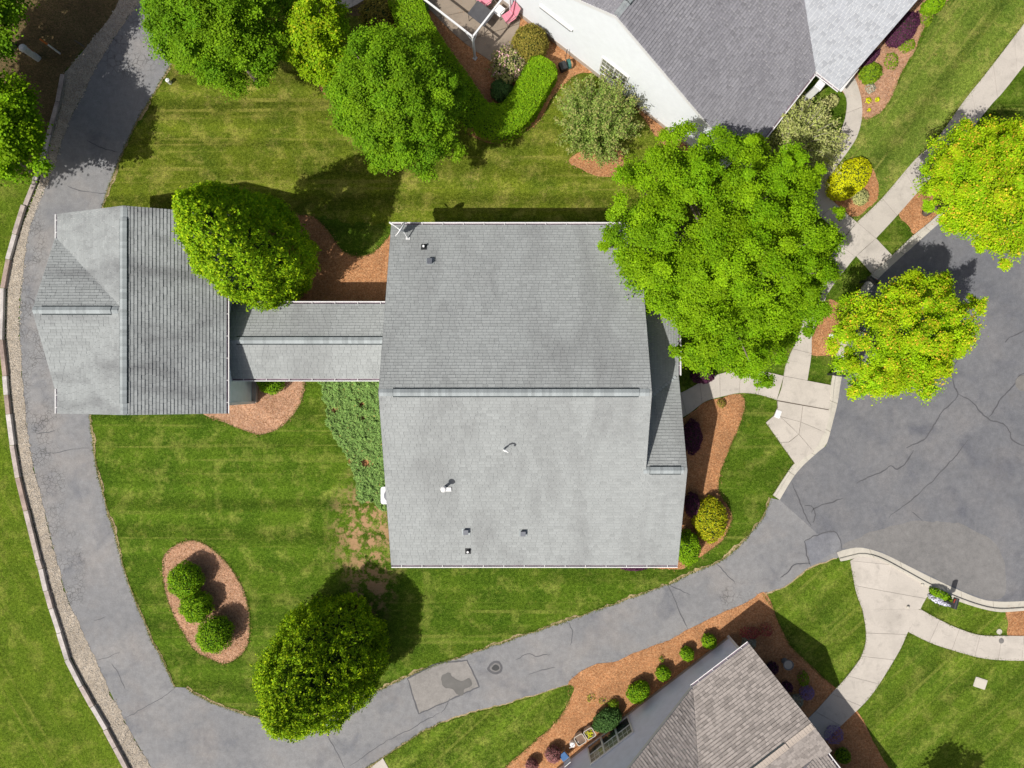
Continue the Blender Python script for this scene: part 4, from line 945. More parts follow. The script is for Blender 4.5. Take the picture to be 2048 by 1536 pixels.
def tree(name, label, base, c, rad, ncl, lpc, ls, lm, seed, bark='bark', r0=.17, nl=30, group=None, **kw):
    rs = np.random.RandomState(seed); t = empty(name, (base[0], base[1], 0), label, 'tree', group)
    c = (c[0]-base[0], c[1]-base[1], c[2])
    P, Nr, A, L, Wd, tone, hue, tip, tips = decid(rs, c, rad, ncl, lpc, ls, **kw)
    leaf_obj('crown', P, Nr, A, L, Wd, tone, hue, tip, M[lm], t, (0,0,0))
    limb_local(t, c, tips, r0, M[bark], rs, nl); return t
def limb_local(t, c, tips, r0, mat, rs, nl):
    b = Vector((0,0,0)); top = Vector((c[0]*.6, c[1]*.6, c[2])); mid = b.lerp(top, .5)+Vector((rs.normal()*.07, rs.normal()*.07, 0))
    def bl(k, nm):
        me = bpy.data.meshes.new(nm); me.from_pydata([tuple(v) for v in k.v], [], k.f); me.materials.append(mat); me.update()
        for p in me.polygons: p.use_smooth = True
        link(bpy.data.objects.new(nm, me), t)
    bl(MB().tube([b+Vector((0,0,-.05)), b+Vector((0,0,.25)), mid, top], [r0*1.35, r0, r0*.8, r0*.4], 9), 'trunk')
    k = MB()
    for i in rs.permutation(len(tips))[:nl]:
        q1 = Vector(tips[i]); s0 = b.lerp(top, .4+.55*rs.random()); q = s0.lerp(q1, .5)-Vector((0,0,.03*(q1-s0).length)); q1 = q1-Vector((0,0,.12))
        k.tube([s0, q, q1], [r0*.42, r0*.25, r0*.06], 6)
    bl(k, 'branches')
def px_tree(name, label, cpx, hc, rz, ncl, lpc, ls, lm, seed, outline=None, rpx=(100,100), lean=(0,0), **kw):
    p = W(cpx[0], cpx[1], hc); k = (HC-hc)/FP
    if outline:
        th, r = polar(outline, cpx); kw['pol'] = (th, r*k*(.985 if seed == 14 else .955))
    return tree(name, label, (p.x+lean[0], p.y+lean[1]), (p.x, p.y, hc), (rpx[0]*k, rpx[1]*k, rz), ncl, lpc, ls, lm, seed, **kw)
px_tree('maple_tree', 'broad bright green maple beside the drive, top left of the lawn', (432,62), 5.0, 2.8, 122, 640, .088, 'l_maple', 11,
    [(285,0),(300,40),(297,85),(320,108),(345,120),(365,142),(385,165),(425,168),(450,190),(475,188),(495,152),(520,158),(548,152),(560,110),(572,60),(578,0),(540,-50),(430,-70),(320,-60)], crad=.56)
px_tree('young_maple_tree', 'small yellow green tree between two larger green maples', (645,82), 3.6, 2.2, 46, 480, .095, 'l_yellow', 12,
    [(600,0),(615,-20),(660,-20),(698,15),(692,60),(690,100),(690,150),(660,172),(640,182),(620,176),(608,152),(580,142),(585,100),(578,80),(590,40)], crad=.5)
px_tree('maple_tree', 'round green tree overhanging the clipped hedge above the house', (792,205), 4.6, 2.7, 122, 640, .086, 'l_maple', 13,
    [(740,62),(755,45),(775,62),(800,58),(830,75),(865,92),(895,125),(912,155),(928,200),(918,232),(905,250),(920,292),(900,330),(870,338),(830,350),(790,330),(745,355),(735,328),(710,300),(680,280),(670,235),(642,216),(665,200),(660,160),(682,120),(702,78)], crad=.54)
px_tree('maple_tree', 'very large bright green maple hiding the house front corner', (1450,520), 4.7, 2.9, 270, 780, .086, 'l_maple2', 14,
    [(1238,335),(1265,292),(1320,302),(1340,275),(1400,290),(1430,275),(1500,265),(1515,292),(1560,312),(1605,305),(1630,335),(1618,380),(1640,420),(1688,470),(1662,500),(1668,555),(1638,570),(1640,620),(1605,650),(1592,718),(1562,700),(1550,755),(1510,742),(1480,772),(1440,735),(1420,748),(1370,768),(1375,720),(1355,690),(1350,650),(1300,620),(1285,570),(1260,572),(1230,560),(1235,530),(1210,490),(1220,440),(1240,400),(1225,370)], crad=.56, r0=.24, nl=44)
px_tree('street_maple_tree', 'golden green maple with orange new leaves overhanging the turning circle', (1806,680), 4.3, 2.3, 104, 680, .086, 'l_red', 15,
    [(1650,660),(1665,638),(1690,602),(1700,585),(1720,602),(1740,575),(1765,558),(1790,567),(1815,550),(1868,538),(1885,557),(1910,570),(1945,578),(1940,610),(1960,655),(1940,682),(1918,700),(1895,710),(1880,735),(1875,772),(1840,768),(1845,805),(1800,788),(1750,810),(1725,795),(1700,790),(1695,750),(1685,720),(1660,712),(1680,682)], crad=.52)
px_tree('street_maple_tree', 'yellow green maple with pale twigs cut by the right edge', (1972,375), 4.6, 2.4, 104, 680, .086, 'l_red', 16,
    [(1845,345),(1850,392),(1880,420),(1905,462),(1920,490),(1960,502),(1965,520),(2010,526),(2060,520),(2100,450),(2110,350),(2100,260),(2060,240),(2030,222),(2010,250),(1970,233),(1950,265),(1930,252),(1890,253),(1878,272),(1890,292),(1868,312)], crad=.54)
px_tree('shade_tree', 'green tree at the left edge shading the drive', (-8,262), 4.2, 2.4, 70, 420, .12, 'l_maple2', 17, rpx=(102,96), lean=(-1.2,-.5), crad=.7)
px_tree('shade_tree', 'green tree in the top left corner', (-32,20), 4.5, 2.2, 50, 400, .12, 'l_maple', 18, rpx=(80,85), lean=(-1.8,.5), crad=.7)
for i, (x, y, h, r, lab) in enumerate(((-26.2,13.6,6.0,2.6,'upper of two trees beyond the left edge shading the leaf litter'),(-27.2,10.0,6.5,2.6,'lower of two trees beyond the left edge shading the leaf litter'))):
    tree('shade_tree', lab, (x,y), (x,y,h), (r,r,2.0), 44, 240, .17, 'l_maple', 60+i, group='trees left of the frame', crad=.8)
tree('shade_tree', 'tree below the picture edge whose shadow touches the corner lawn', (19.2,-22.6), (19.2,-22.6,5.0), (1.6,1.6,1.6), 26, 220, .15, 'l_maple', 70, crad=.6)
# shooting, many-stemmed small trees
def shoots(name, label, base, nsh, h, spread, lm, seed, ls, lps, bark='greybark', droop=0., lean=(0,0), start=.3, width=.16, stem=.018):
    rs = np.random.RandomState(seed); t = empty(name, (base[0], base[1], 0), label, 'tree')
    Ps = []; Ns = []; As = []; tips = []; tn = []; hu = []; k = MB()
    for i in range(nsh):
        a = rs.random()*6.283; r = spread*math.sqrt(rs.random()); hh = h*(.55+.5*rs.random())*(1-.45*(r/spread)**2)
        e = Vector((math.cos(a)*r+lean[0], math.sin(a)*r+lean[1], hh)); m = Vector((e.x*.35, e.y*.35, hh*.55))
        pts = []
        for j in range(9):
            u = j/8; q = (1-u)**2*Vector((rs.normal()*.02, rs.normal()*.02, .1))+2*u*(1-u)*m+u*u*e
            q.z -= droop*max(0, u-.55)**2*6; pts.append(q)
        k.tube(pts, [stem*(1.6-1.3*j/8) for j in range(9)], 5, False)
        for _ in range(lps):
            u = start+(1-start)*rs.random(); f = u*8; j = min(7, int(f)); q = pts[j].lerp(pts[j+1], f-j)
            dr = (pts[j+1]-pts[j]).normalized(); wd_ = width*(1.15-.75*u)
            Ps.append([q.x+rs.normal()*wd_, q.y+rs.normal()*wd_, q.z+rs.normal()*wd_*.8]); As.append([dr.x, dr.y, dr.z]); tips.append(max(0, (u-.75)*2.4)*(rs.random() < .6)); tn.append(.7+.55*rs.random())
    Ps = np.array(Ps); n = len(Ps); As = np.array(As)+rs.normal(size=(n,3))*.8
    Nr = unit(np.array([0,0,.7])+rs.normal(size=(n,3))*.5)
    L = ls*(.6+.8*rs.random(n)); leaf_obj('crown', Ps, Nr, As, L, L*.55, np.array(tn), rs.random(n), np.array(tips), M[lm], t, (0,0,0))
    me = bpy.data.meshes.new('stems'); me.from_pydata([tuple(v) for v in k.v], [], k.f); me.materials.append(M[bark]); me.update(); link(bpy.data.objects.new('stems', me), t)
    return t
b = W(1178,275); shoots('crepe_myrtle_tree', 'many stemmed olive green small tree against the white wall', (b.x,b.y), 190, 3.7, 2.3, 'l_myrtle', 21, .105, 190, lean=(.25,.35), width=.19, stem=.009, start=.15, bark='bark')
b = W(1552,312); shoots('ornamental_tree', 'pale grey green weeping tree with bare twigs beside the white house', (b.x,b.y), 230, 4.3, 2.9, 'l_cherry', 22, .11, 125, droop=1.0, width=.19, stem=.016, start=.3, lean=(.35,.25))
# dense egg-shaped evergreens
def evergreen(name, label, base, h, rmax, lm, seed, nsp, lps, ls, zlow=.0, peak=.38, cat='tree', power=2.0, keep=None, lean=(0,0)):
    rs = np.random.RandomState(seed); t = empty(name, (base[0], base[1], 0), label, cat)
    def prof(u): return np.where(u < peak, np.sqrt(np.clip(1-((peak-u)/(peak+.06))**2*.75, 0, 1)), (np.clip(1-np.clip((u-peak)/(1.0-peak), 0, 1)**power, 0, 1))**(1.0 if power < 1.7 else .6))
    uu = np.linspace(.004, .996, 400); rr_ = rmax*prof(uu); zz = zlow+uu*(h-zlow); dr = np.gradient(rr_); dz_ = np.gradient(zz)
    wgt = (rr_+.12)*np.hypot(dr, dz_); cdf = np.cumsum(wgt); cdf /= cdf[-1]
    ix = np.searchsorted(cdf, rs.random(nsp)); u = uu[ix]; w_ = prof(u); n0 = nsp; a = rs.random(n0)*6.283
    bumps = 1+.06*np.sin(a*5+u*9+seed)+.05*np.sin(a*9-u*14)+.07*np.sin(a*7.3+u*23+2*np.sin(a*3))*np.sin(u*29-a*4)+.025*rs.normal(size=n0)
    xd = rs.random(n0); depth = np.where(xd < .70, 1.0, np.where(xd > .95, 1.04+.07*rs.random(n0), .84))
    r = rmax*w_*bumps*depth; C = np.stack([np.cos(a)*r, np.sin(a)*r, zlow+(u-.03*(depth < .9))*(h-zlow)*(.98+.05*rs.random(n0))], 1)
    gr = dz_[ix]; gz_ = -dr[ix]; out = unit(np.stack([np.cos(a)*gr, np.sin(a)*gr, gz_+.15*np.hypot(gr, gz_)], 1))
    k = np.repeat(np.arange(n0), lps); n = len(k); al = rs.random(n); O = out[k]
    up = np.array([0,0,1.]); ax = unit(O*.75+up*.45+rs.normal(size=(n,3))*.45)
    P = C[k]+ax*(al*ls*1.3)[:,None]+rs.normal(size=(n,3))*ls*.42
    P = P+np.clip(P[:,2:3]/h, 0, 1)*np.array([[lean[0], lean[1], 0]])
    Nr = unit(O*.7+up*.25+rs.normal(size=(n,3))*.5); L = ls*(.6+.8*rs.random(n))
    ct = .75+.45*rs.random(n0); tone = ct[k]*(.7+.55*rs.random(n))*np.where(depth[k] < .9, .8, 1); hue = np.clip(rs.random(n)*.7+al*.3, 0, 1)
    tip = np.clip(al-.5, 0, 1)*1.8*(rs.random(n) < .6)
    if keep is not None:
        kp = keep(P+np.array([base[0], base[1], 0])); P, Nr, ax, L, tone, hue, tip = (q[kp] for q in (P, Nr, ax, L, tone, hue, tip))
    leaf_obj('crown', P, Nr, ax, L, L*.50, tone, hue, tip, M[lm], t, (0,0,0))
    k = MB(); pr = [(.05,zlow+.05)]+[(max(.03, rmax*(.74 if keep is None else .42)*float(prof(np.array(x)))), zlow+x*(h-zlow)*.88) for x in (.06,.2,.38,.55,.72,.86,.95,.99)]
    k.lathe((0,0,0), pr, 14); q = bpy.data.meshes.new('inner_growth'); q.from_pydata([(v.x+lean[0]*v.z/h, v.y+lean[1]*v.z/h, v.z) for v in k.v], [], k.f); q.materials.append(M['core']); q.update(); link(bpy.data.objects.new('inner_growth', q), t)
    k = MB().tube([(0,0,-.05),(0,0,zlow+h*.35)], [.16,.12], 8); q = bpy.data.meshes.new('trunk'); q.from_pydata([tuple(v) for v in k.v], [], k.f); q.materials.append(M['bark']); q.update(); link(bpy.data.objects.new('trunk', q), t)
    return t
evergreen('evergreen_tree', 'tall dense evergreen beside the garage, sunlit yellow green on one side', (-11.75,5.7), 10.8, 2.25, 'l_ever', 31, 5600, 13, .12, zlow=.4, peak=.30, power=1.69, lean=(0,.95), keep=lambda P: ~((P[:,0] < gx1+.12) & (P[:,2] < gz+.1+(gx1-P[:,0])*gs)))
evergreen('evergreen_tree', 'egg shaped dark evergreen leaning over the lower drive', (-8.4,-12.6), 7.0, 2.45, 'l_holly', 32, 5200, 13, .115, zlow=.1, peak=.34, power=1.69, lean=(-1.3,-1.5))
# clipped and loose shrubs
def dome(name, label, base, r, h, lm, seed, n, ls, cat='shrub', group=None, rough_=.06, core=True, asp=.6, ry=None, spread=.10, rz=0, zc=.42):
    rs = np.random.RandomState(seed); t = empty(name, (base[0], base[1], .0), label, cat, group, rz)
    d = unit(rs.normal(size=(n,3))); d[:,2] = np.where(d[:,2] < -.35, -d[:,2], d[:,2]); ry = ry or r
    f = 1+rough_*np.sin(d[:,0]*6+seed)*np.cos(d[:,1]*7)+rough_*.6*rs.normal(size=n); z0 = h*zc
    sc_ = np.stack([np.full(n, r), np.full(n, ry), np.where(d[:,2] > 0, h-z0, z0*1.0)], 1)
    P = d*sc_*f[:,None]*(1-spread*rs.random(n)[:,None])+np.array([0,0,z0])
    Nr = unit(d*.75+np.array([0,0,.25])+rs.normal(size=(n,3))*.45); A = rs.normal(size=(n,3))+d*.5
    L = ls*(.65+.7*rs.random(n)); tone = .68+.6*rs.random(n)
    leaf_obj('foliage', P, Nr, A, L, L*asp, tone, np.clip(rs.random(n), 0, 1), (rs.random(n) < .22)*rs.random(n), M[lm], t, (0,0,0))
    if core:
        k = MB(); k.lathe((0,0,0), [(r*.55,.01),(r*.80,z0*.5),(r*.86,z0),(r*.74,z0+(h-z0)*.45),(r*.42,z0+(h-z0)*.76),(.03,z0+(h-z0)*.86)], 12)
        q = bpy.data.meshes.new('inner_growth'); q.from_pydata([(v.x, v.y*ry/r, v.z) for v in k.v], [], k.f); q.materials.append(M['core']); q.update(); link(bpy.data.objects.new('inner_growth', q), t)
    k = MB()
    for i in range(4): k.tube([(rs.normal()*.04,rs.normal()*.04,-.02),(rs.normal()*.2*r,rs.normal()*.2*r,h*.5)], [.025,.012], 5)
    q = bpy.data.meshes.new('stems'); q.from_pydata([tuple(v) for v in k.v], [], k.f); q.materials.append(M['bark']); q.update(); link(bpy.data.objects.new('stems', q), t)
    return t
def pdome(name, label, px, rpx, h, lm, seed, n, ls, **kw):
    hh = h*.5; k = (HC-hh)/FP; p = W(px[0], px[1], hh)
    if 'rypx' in kw: kw['ry'] = kw.pop('rypx')*k
    return dome(name, label, (p.x, p.y), rpx*k, h, lm, seed, n, ls, **kw)
for i, (px, r, lab) in enumerate((((371,1160),34,'topmost of three round boxwoods in the oval island bed'),((393,1213),32,'middle one of three round boxwoods in the oval island bed'),((429,1269),35,'lowest of three round boxwoods in the oval island bed'))):
    pdome('boxwood', lab, px, r*(1, .96, 1.03)[i], (1.5, 1.35, 1.65)[i], 'l_box', 40+i, 4200, .08, cat='shrub', rough_=(.07,.10,.08)[i], ry=r*(1.06, .98, 1.0)[i]*.0245, rz=.7*i, group='boxwoods in the island bed')
pdome('shrub', 'half shaded green shrub tucked under the breezeway gutter', (541,762), 27, 1.2, 'l_box', 44, 2200, .08)
pdome('shrub', 'gold tinged shrub at the front corner of the house', (1420,1040), 34, 1.15, 'l_goldgreen', 45, 3600, .085, rypx=46)
pdome('shrub', 'lime green shrub tucked against the lower right house corner', (1376,1096), 24, 1.5, 'l_hedge', 46, 2600, .085, rypx=36)
for i, (px, r, h, lab) in enumerate((((1418,1283),15,.8,'small round shrub nearest the blue grey house corner'),((1374,1308),14,.75,'small round shrub, second from the blue grey house corner'),((1326,1347),15,.8,'small round shrub, third from the blue grey house corner'))):
    pdome('round_shrub', lab, px, r, h, 'l_box', 50+i, 900, .075, group='round shrubs along the blue grey wall')
pdome('shrub', 'wider green shrub halfway along the blue grey wall', (1277,1384), 25, 1.0, 'l_box', 54, 2000, .08, rypx=19, rz=.65)
pdome('shrub', 'small pale green plant between two larger wall shrubs', (1227,1410), 11, .5, 'l_lime', 55, 420, .07, core=False)
pdome('shrub', 'long dark green shrub beside the triple window', (1214,1440), 32, 1.0, 'l_dark', 56, 2600, .09, rypx=20, rz=.6)
pdome('barberry_shrub', 'pink red barberry beside the planters', (1106,1509), 16, .8, 'l_pinkred', 57, 1200, .065)
pdome('barberry_shrub', 'pink red barberry at the bottom edge', (1064,1531), 13, .7, 'l_pinkred', 58, 900, .065)
pdome('loropetalum', 'dark purple shrub in the house shadow on the front bed', (1385,874), 19, .9, 'l_purple', 59, 2400, .075, rypx=36)
pdome('loropetalum', 'dark purple shrub beside the gold tinged shrub', (1385,1010), 15, .9, 'l_purple', 60, 1500, .075, rypx=26)
pdome('loropetalum', 'purple shrub showing under the lower gutter', (1268,1134), 28, .6, 'l_purple', 61, 1500, .07, rypx=7)
pdome('loropetalum', 'purple shrub at the edge of the large maple by the front walk', (1405,752), 24, .9, 'l_purple', 62, 1900, .075, rypx=15)
pdome('shrub', 'tiny dry plant in the sunny front bed', (1443,807), 9, .3, 'l_olive', 63, 260, .06, core=False)
pdome('shrub', 'round olive bronze shrub against the white wall', (1060,87), 37, 1.5, 'l_olive', 64, 3600, .09)
pdome('rhododendron', 'pink flowering rhododendron beside the patio', (1016,132), 34, 1.2, 'l_rhodo', 65, 2200, .11, rypx=36, rough_=.14)
pdome('shrub', 'dark green shrub in the hedge corner', (1004,180), 23, .9, 'l_dark', 66, 1500, .10)
pdome('shrub', 'grey green shrub at the patio post, top edge', (842,17), 16, 1.0, 'l_dark', 67, 1000, .09)
pdome('shrub', 'brownish shrub at the top edge beside the hedge', (755,25), 36, 1.0, 'l_olive', 68, 2000, .1, rypx=30, rough_=.14)
pdome('golden_shrub', 'flat oval golden yellow shrub beside the walk', (1698,358), 54, .75, 'l_gold', 69, 5200, .07, rypx=33, rz=.72, rough_=.02, spread=.05)
pdome('pale_shrub', 'small pale cream yellow plant below the golden shrub', (1721,394), 17, .45, 'l_pale', 70, 1000, .065)
pdome('loropetalum', 'large purple shrub below the white house rake', (1806,58), 42, .9, 'l_purple', 71, 3600, .08, rypx=24, rz=.85)
pdome('loropetalum', 'narrow purple shrub strip under the white house rake', (1742,118), 26, .5, 'l_purple', 72, 1400, .07, rypx=8, rz=.85)
pdome('shrub', 'bright green rounded plant below the wing corner', (1742,146), 24, .6, 'l_lime', 73, 1500, .09, rypx=20, rz=.6)
pdome('shrub', 'loose green plant beside the purple shrub', (1814,91), 17, .5, 'l_lime', 74, 600, .08, core=False, rypx=13, rz=.4)
pdome('shrub', 'thin green plant in the middle of the tan bed', (1783,122), 14, .4, 'l_lime', 75, 330, .08, core=False, rypx=17)
pdome('shrub', 'leafy green plant at the top edge of the tan bed', (1866,10), 26, .7, 'l_hedge', 76, 1500, .1, rypx=16, rz=.5)
pdome('shrub', 'upright green plant at the bed edge by the lawn', (1853,38), 10, .5, 'l_lime', 77, 400, .08, core=False, rypx=16)
pdome('silver_plant', 'pale silver plant below the bright green plant', (1741,176), 10, .3, 'l_silver', 78, 320, .07, core=False)
for i, (px, lab) in enumerate((((1737,201),'larger of two tiny yellow plants in the tan bed'),((1755,199),'smaller of two tiny yellow plants in the tan bed'),((1738,220),'faint yellow sprout lowest in the tan bed'))):
    pdome('sprout', lab, px, 6-1.5*i, .25, 'l_gold', 80+i, 130-30*i, .06, core=False, cat='plant')
pdome('shrub', 'green plant by the porch path of the white house', (1664,202), 13, .6, 'l_pale', 84, 500, .08, core=False)
# bed of the blue grey house front
pdome('shrub', 'crimson shrub in the shaded bed', (1500,1266), 20, .7, 'l_redtwig', 85, 420, .08, core=False, rypx=12)
pdome('shrub', 'small dark red shrub near the lawn in the shaded bed', (1532,1260), 13, .6, 'l_redtwig', 86, 260, .07, core=False)
pdome('silver_grass', 'silver grass tuft at the roof corner of the blue grey house', (1498,1286), 14, .55, 'l_silver', 87, 600, .16, core=False, asp=.16, cat='plant')
pdome('silver_grass', 'silver spiky tuft in the shaded bed beside the roof edge', (1592,1402), 14, .5, 'l_silver', 88, 420, .16, core=False, asp=.16, cat='plant')
pdome('shrub', 'dark shrub close to the roof edge, upper of two', (1545,1336), 12, .6, 'l_purple', 89, 420, .08)
pdome('shrub', 'dark shrub close to the roof edge, lower of two', (1574,1374), 11, .6, 'l_purple', 90, 420, .08)
pdome('shrub', 'slim green plant in the shaded bed', (1607,1357), 11, .6, 'l_lime', 91, 330, .08, core=False, rypx=15)
pdome('lavender_plant', 'lavender flowering plant above the shaded walk', (1614,1386), 15, .5, 'l_lav', 92, 700, .06, core=False)
pdome('lavender_plant', 'lavender flowering plant below the shaded walk', (1668,1470), 19, .5, 'l_lav', 93, 700, .06, core=False)
pdome('shrub', 'green plant beside the lower porch roof', (1686,1512), 15, .7, 'l_lime', 94, 600, .08)
pdome('shrub', 'tiny weed sprig in the sunny mulch by the drive', (1323,1318), 6, .25, 'l_lime', 95, 90, .06, core=False)
for i, (px, lab) in enumerate((((1182,1396),'leftmost sparse seedling in the wide mulch bed'),((1207,1402),'sparse seedling nearest the wall shrubs'))):
    pdome('seedling', lab, px, 9, .15, 'l_lime', 96+i, 60, .06, core=False, cat='plant')
# clipped hedge in two runs meeting at a corner
def hedge(name, label, line, width, h, seed, n, ls, lm='l_hedge'):
    pts = resample(catmull([W2(p, h) for p in line], 6), 24); rs = np.random.RandomState(seed); b0 = pts[0]; t = empty(name, (0,0,0), label, 'hedge')
    P = np.array([[p.x, p.y] for p in pts]); seg = rs.random(n)*(len(pts)-1); i = seg.astype(int); f = (seg-i)[:,None]
    q = P[i]*(1-f)+P[np.minimum(i+1, len(P)-1)]*f; d = P[np.minimum(i+1, len(P)-1)]-P[i]; dP = np.gradient(P, axis=0); dP /= np.linalg.norm(dP, axis=1, keepdims=True); d = dP[i]*(1-f)+dP[np.minimum(i+1, len(P)-1)]*f; nr = np.stack([-d[:,1], d[:,0]], 1)
    endt = np.minimum(seg, len(pts)-1-seg); wf = np.clip(.55+endt*.32, 0, 1)
    th = rs.random(n); side = np.where(th < .62, 0, np.where(th < .81, 1, -1)); hw = width/2*wf
    s_ = np.where(side == 0, rs.uniform(-1, 1, n)*hw, side*hw*(1+.03*rs.normal(size=n))); z = np.where(side == 0, h*(1-.10*(np.abs(s_)/hw)**3)*(1+.025*rs.normal(size=n)), rs.random(n)*h)
    X = np.stack([q[:,0]+nr[:,0]*s_, q[:,1]+nr[:,1]*s_, z], 1)
    base = np.where((side == 0)[:,None], np.array([0,0,1.]), np.stack([nr[:,0]*side, nr[:,1]*side, np.full(n, .3)], 1))
    Nr = unit(base+rs.normal(size=(n,3))*.45); L = ls*(.6+.8*rs.random(n))
    leaf_obj('foliage', X, Nr, rs.normal(size=(n,3)), L, L*.6, .68+.6*rs.random(n), rs.random(n), rs.random(n)*0, M[lm], t, (0,0,0))
    k = MB(); vs = []
    for j, p in enumerate(pts):
        a = pts[max(j-1,0)]; b = pts[min(j+1,len(pts)-1)]; dd = (b-a).normalized(); m = Vector((-dd.y, dd.x))*width*(.40 if 2 <= j < len(pts)-2 else .18)
        for (sx, z) in ((-1,0),(-1,h*(.86 if 2 <= j < len(pts)-2 else .6)),(1,h*(.86 if 2 <= j < len(pts)-2 else .6)),(1,0)): k.v.append(Vector((p.x+m.x*sx, p.y+m.y*sx, z)))
    for j in range(len(pts)-1):
        for c in range(3): k.f.append([j*4+c, (j+1)*4+c, (j+1)*4+c+1, j*4+c+1])
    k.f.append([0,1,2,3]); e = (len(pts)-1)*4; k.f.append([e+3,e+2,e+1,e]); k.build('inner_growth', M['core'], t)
    return t
hedge('hedge', 'long clipped hedge run beside the patio, partly under the tree', [(800,-30),(828,45),(868,110),(908,165),(940,212),(966,240)], 1.6, 1.2, 101, 17000, .085)
hedge('hedge', 'sunny clipped hedge run bending towards the white wall', [(958,222),(985,238),(1015,235),(1045,205),(1070,160),(1095,118)], 1.5, 1.2, 102, 15000, .085)
# juniper ground cover
def inside(poly, x, y):
    c = np.zeros(len(x), bool); n = len(poly)
    for i in range(n):
        x0, y0 = poly[i]; x1, y1 = poly[(i+1)%n]
        c ^= ((y0 > y) != (y1 > y)) & (x < (x1-x0)*(y-y0)/(y1-y0+1e-12)+x0)
    return c
jp = rough(pxpoly([(652,745),(650,790),(655,830),(668,865),(685,895),(700,925),(712,960),(714,1000),(745,1003),(800,1000),(800,745)], 4), .24, .12, True, 21)
sheet('juniper_bed_soil', jp, .016, M['mulch'])
rs = np.random.RandomState(5); bx = [min(p[0] for p in jp), max(p[0] for p in jp), min(p[1] for p in jp), max(p[1] for p in jp)]
X = rs.uniform(bx[0], bx[1], 125000); Y = rs.uniform(bx[2], bx[3], 125000); keep = inside(jp, X, Y)
for (px, r) in (((670,820),.28),((733,925),.42),((725,808),.22),((728,835),.22),((700,922),.22)):
    q = W(*px); keep &= (np.hypot(X-q.x, Y-q.y) > r*(.4+.9*rs.random(len(X))))
X = X[keep]; Y = Y[keep]; n = len(X)
cell = np.sin(X*7.1+np.sin(Y*5.3)*1.3)*np.sin(Y*6.3+np.sin(X*4.1)*1.5); cell = np.array([noise.noise(Vector((x*3.1, y*3.1, 4)))*1.1+noise.noise(Vector((x*8.5, y*8.5, 9)))*.8 for x, y in zip(X.tolist(), Y.tolist())]); Z = .22+.13*np.clip(cell, -1, 1)+.10*rs.random(n)
ang = rs.random(n)*6.283
A = np.stack([np.cos(ang), np.sin(ang), .35+.2*rs.normal(size=n)], 1); Nr = unit(np.array([0,0,1.2])+rs.normal(size=(n,3))*.5)
L = .115*(.6+.8*rs.random(n)); o = leaf_obj('juniper_ground_cover', np.stack([X,Y,Z],1), Nr, A, L, L*.30, (.62+.3*(cell*.5+.5))*(.75+.55*rs.random(n)), rs.random(n), (rs.random(n) < .006)*1.0, M['l_juniper'], None, (0,0,0))
tag(o, 'blue green juniper ground cover between the lawn and the house', 'ground cover', kind='stuff')

# ------------------------------------------------------------------ smaller things
# timber retaining wall along the gravel
tw = empty('timber_retaining_wall', W(20,800), 'weathered grey timber edging wall along the gravel strip', 'retaining wall')
tl = [(128,150),(118,205),(100,270),(86,322),(72,362),(52,412),(34,470),(20,520),(9,577),(6,680),(14,752),(17,790),(21,828),(29,890),(40,955),(56,1020),(80,1118),(86,1136),(96,1180),(106,1215),(122,1264),(138,1316),(166,1370),(188,1410),(215,1456),(234,1492),(262,1545),(290,1600)]
tp = [W2(p) for p in tl]; rng = random.Random(4)
for i in range(len(tp)-1):
    a = Vector((*tp[i],0)); b = Vector((*tp[i+1],0)); d = (b-a).normalized(); top = .20 if i > 4 else .12
    a2 = a+d*.012; b2 = b-d*.012; off = Vector((-d.y,d.x,0))*rng.uniform(-.02,.02)
    for lv in range(2):
        z = top-.075-.15*lv
        MB().bar(a2+off*(1+lv)+Vector((0,0,z+rng.uniform(-.008,.008))), b2+off+Vector((0,0,z+rng.uniform(-.008,.008))), .22+rng.uniform(-.01,.01), .146).build('timber', M[rng.choice(('timber','timber_red','timber_pale','timber'))], tw)
# satellite dish on the roof corner
dz = W(803,460,3.9); dish = empty('satellite_dish', (dz.x,dz.y,3.4), 'grey satellite dish on the upper left roof corner', 'satellite dish')
axd = Vector((-.78,.52,.30)).normalized(); side = axd.cross(UP).normalized(); upv = side.cross(axd).normalized(); k = MB(); rr = .40
rings = [(0,.0),(.35,.012),(.7,.045),(1,.095)]; nn = 22
for (t, z) in rings:
    for a in range(nn):
        q = 2*math.pi*a/nn; k.v.append(dz+side*math.cos(q)*rr*t+upv*math.sin(q)*rr*1.08*t+axd*z)
for j in range(3):
    for a in range(nn): k.f.append([j*nn+a, j*nn+(a+1)%nn, (j+1)*nn+(a+1)%nn, (j+1)*nn+a])
k2 = MB(); k2.v = [v.copy() for v in k.v]+[v-axd*.02 for v in k.v]; n4 = len(k.v); k2.f = list(k.f)+[[n4+i for i in f[::-1]] for f in k.f]
for a in range(nn): k2.f.append([3*nn+a, 3*nn+(a+1)%nn, n4+3*nn+(a+1)%nn, n4+3*nn+a])
k2.build('reflector', M['dish'], dish, True)
lnb = dz+axd*.50-upv*.30; MB().tube([dz-upv*.36, lnb], .022, 7).tube([lnb-axd*.05, lnb+axd*.12], .04, 9).build('feed_arm', M['cover'], dish)
ft = Vector((dz.x+.20, dz.y-.26, roof_z(dz.y-.26)+.03)); MB().tube([dz-axd*.03, dz-axd*.12-UP*.12, ft], .028, 8).box(ft, (.20,.12,.03), M=Matrix.Rotation(-math.atan(sN),3,'X')).build('mast', M['cover'], dish)
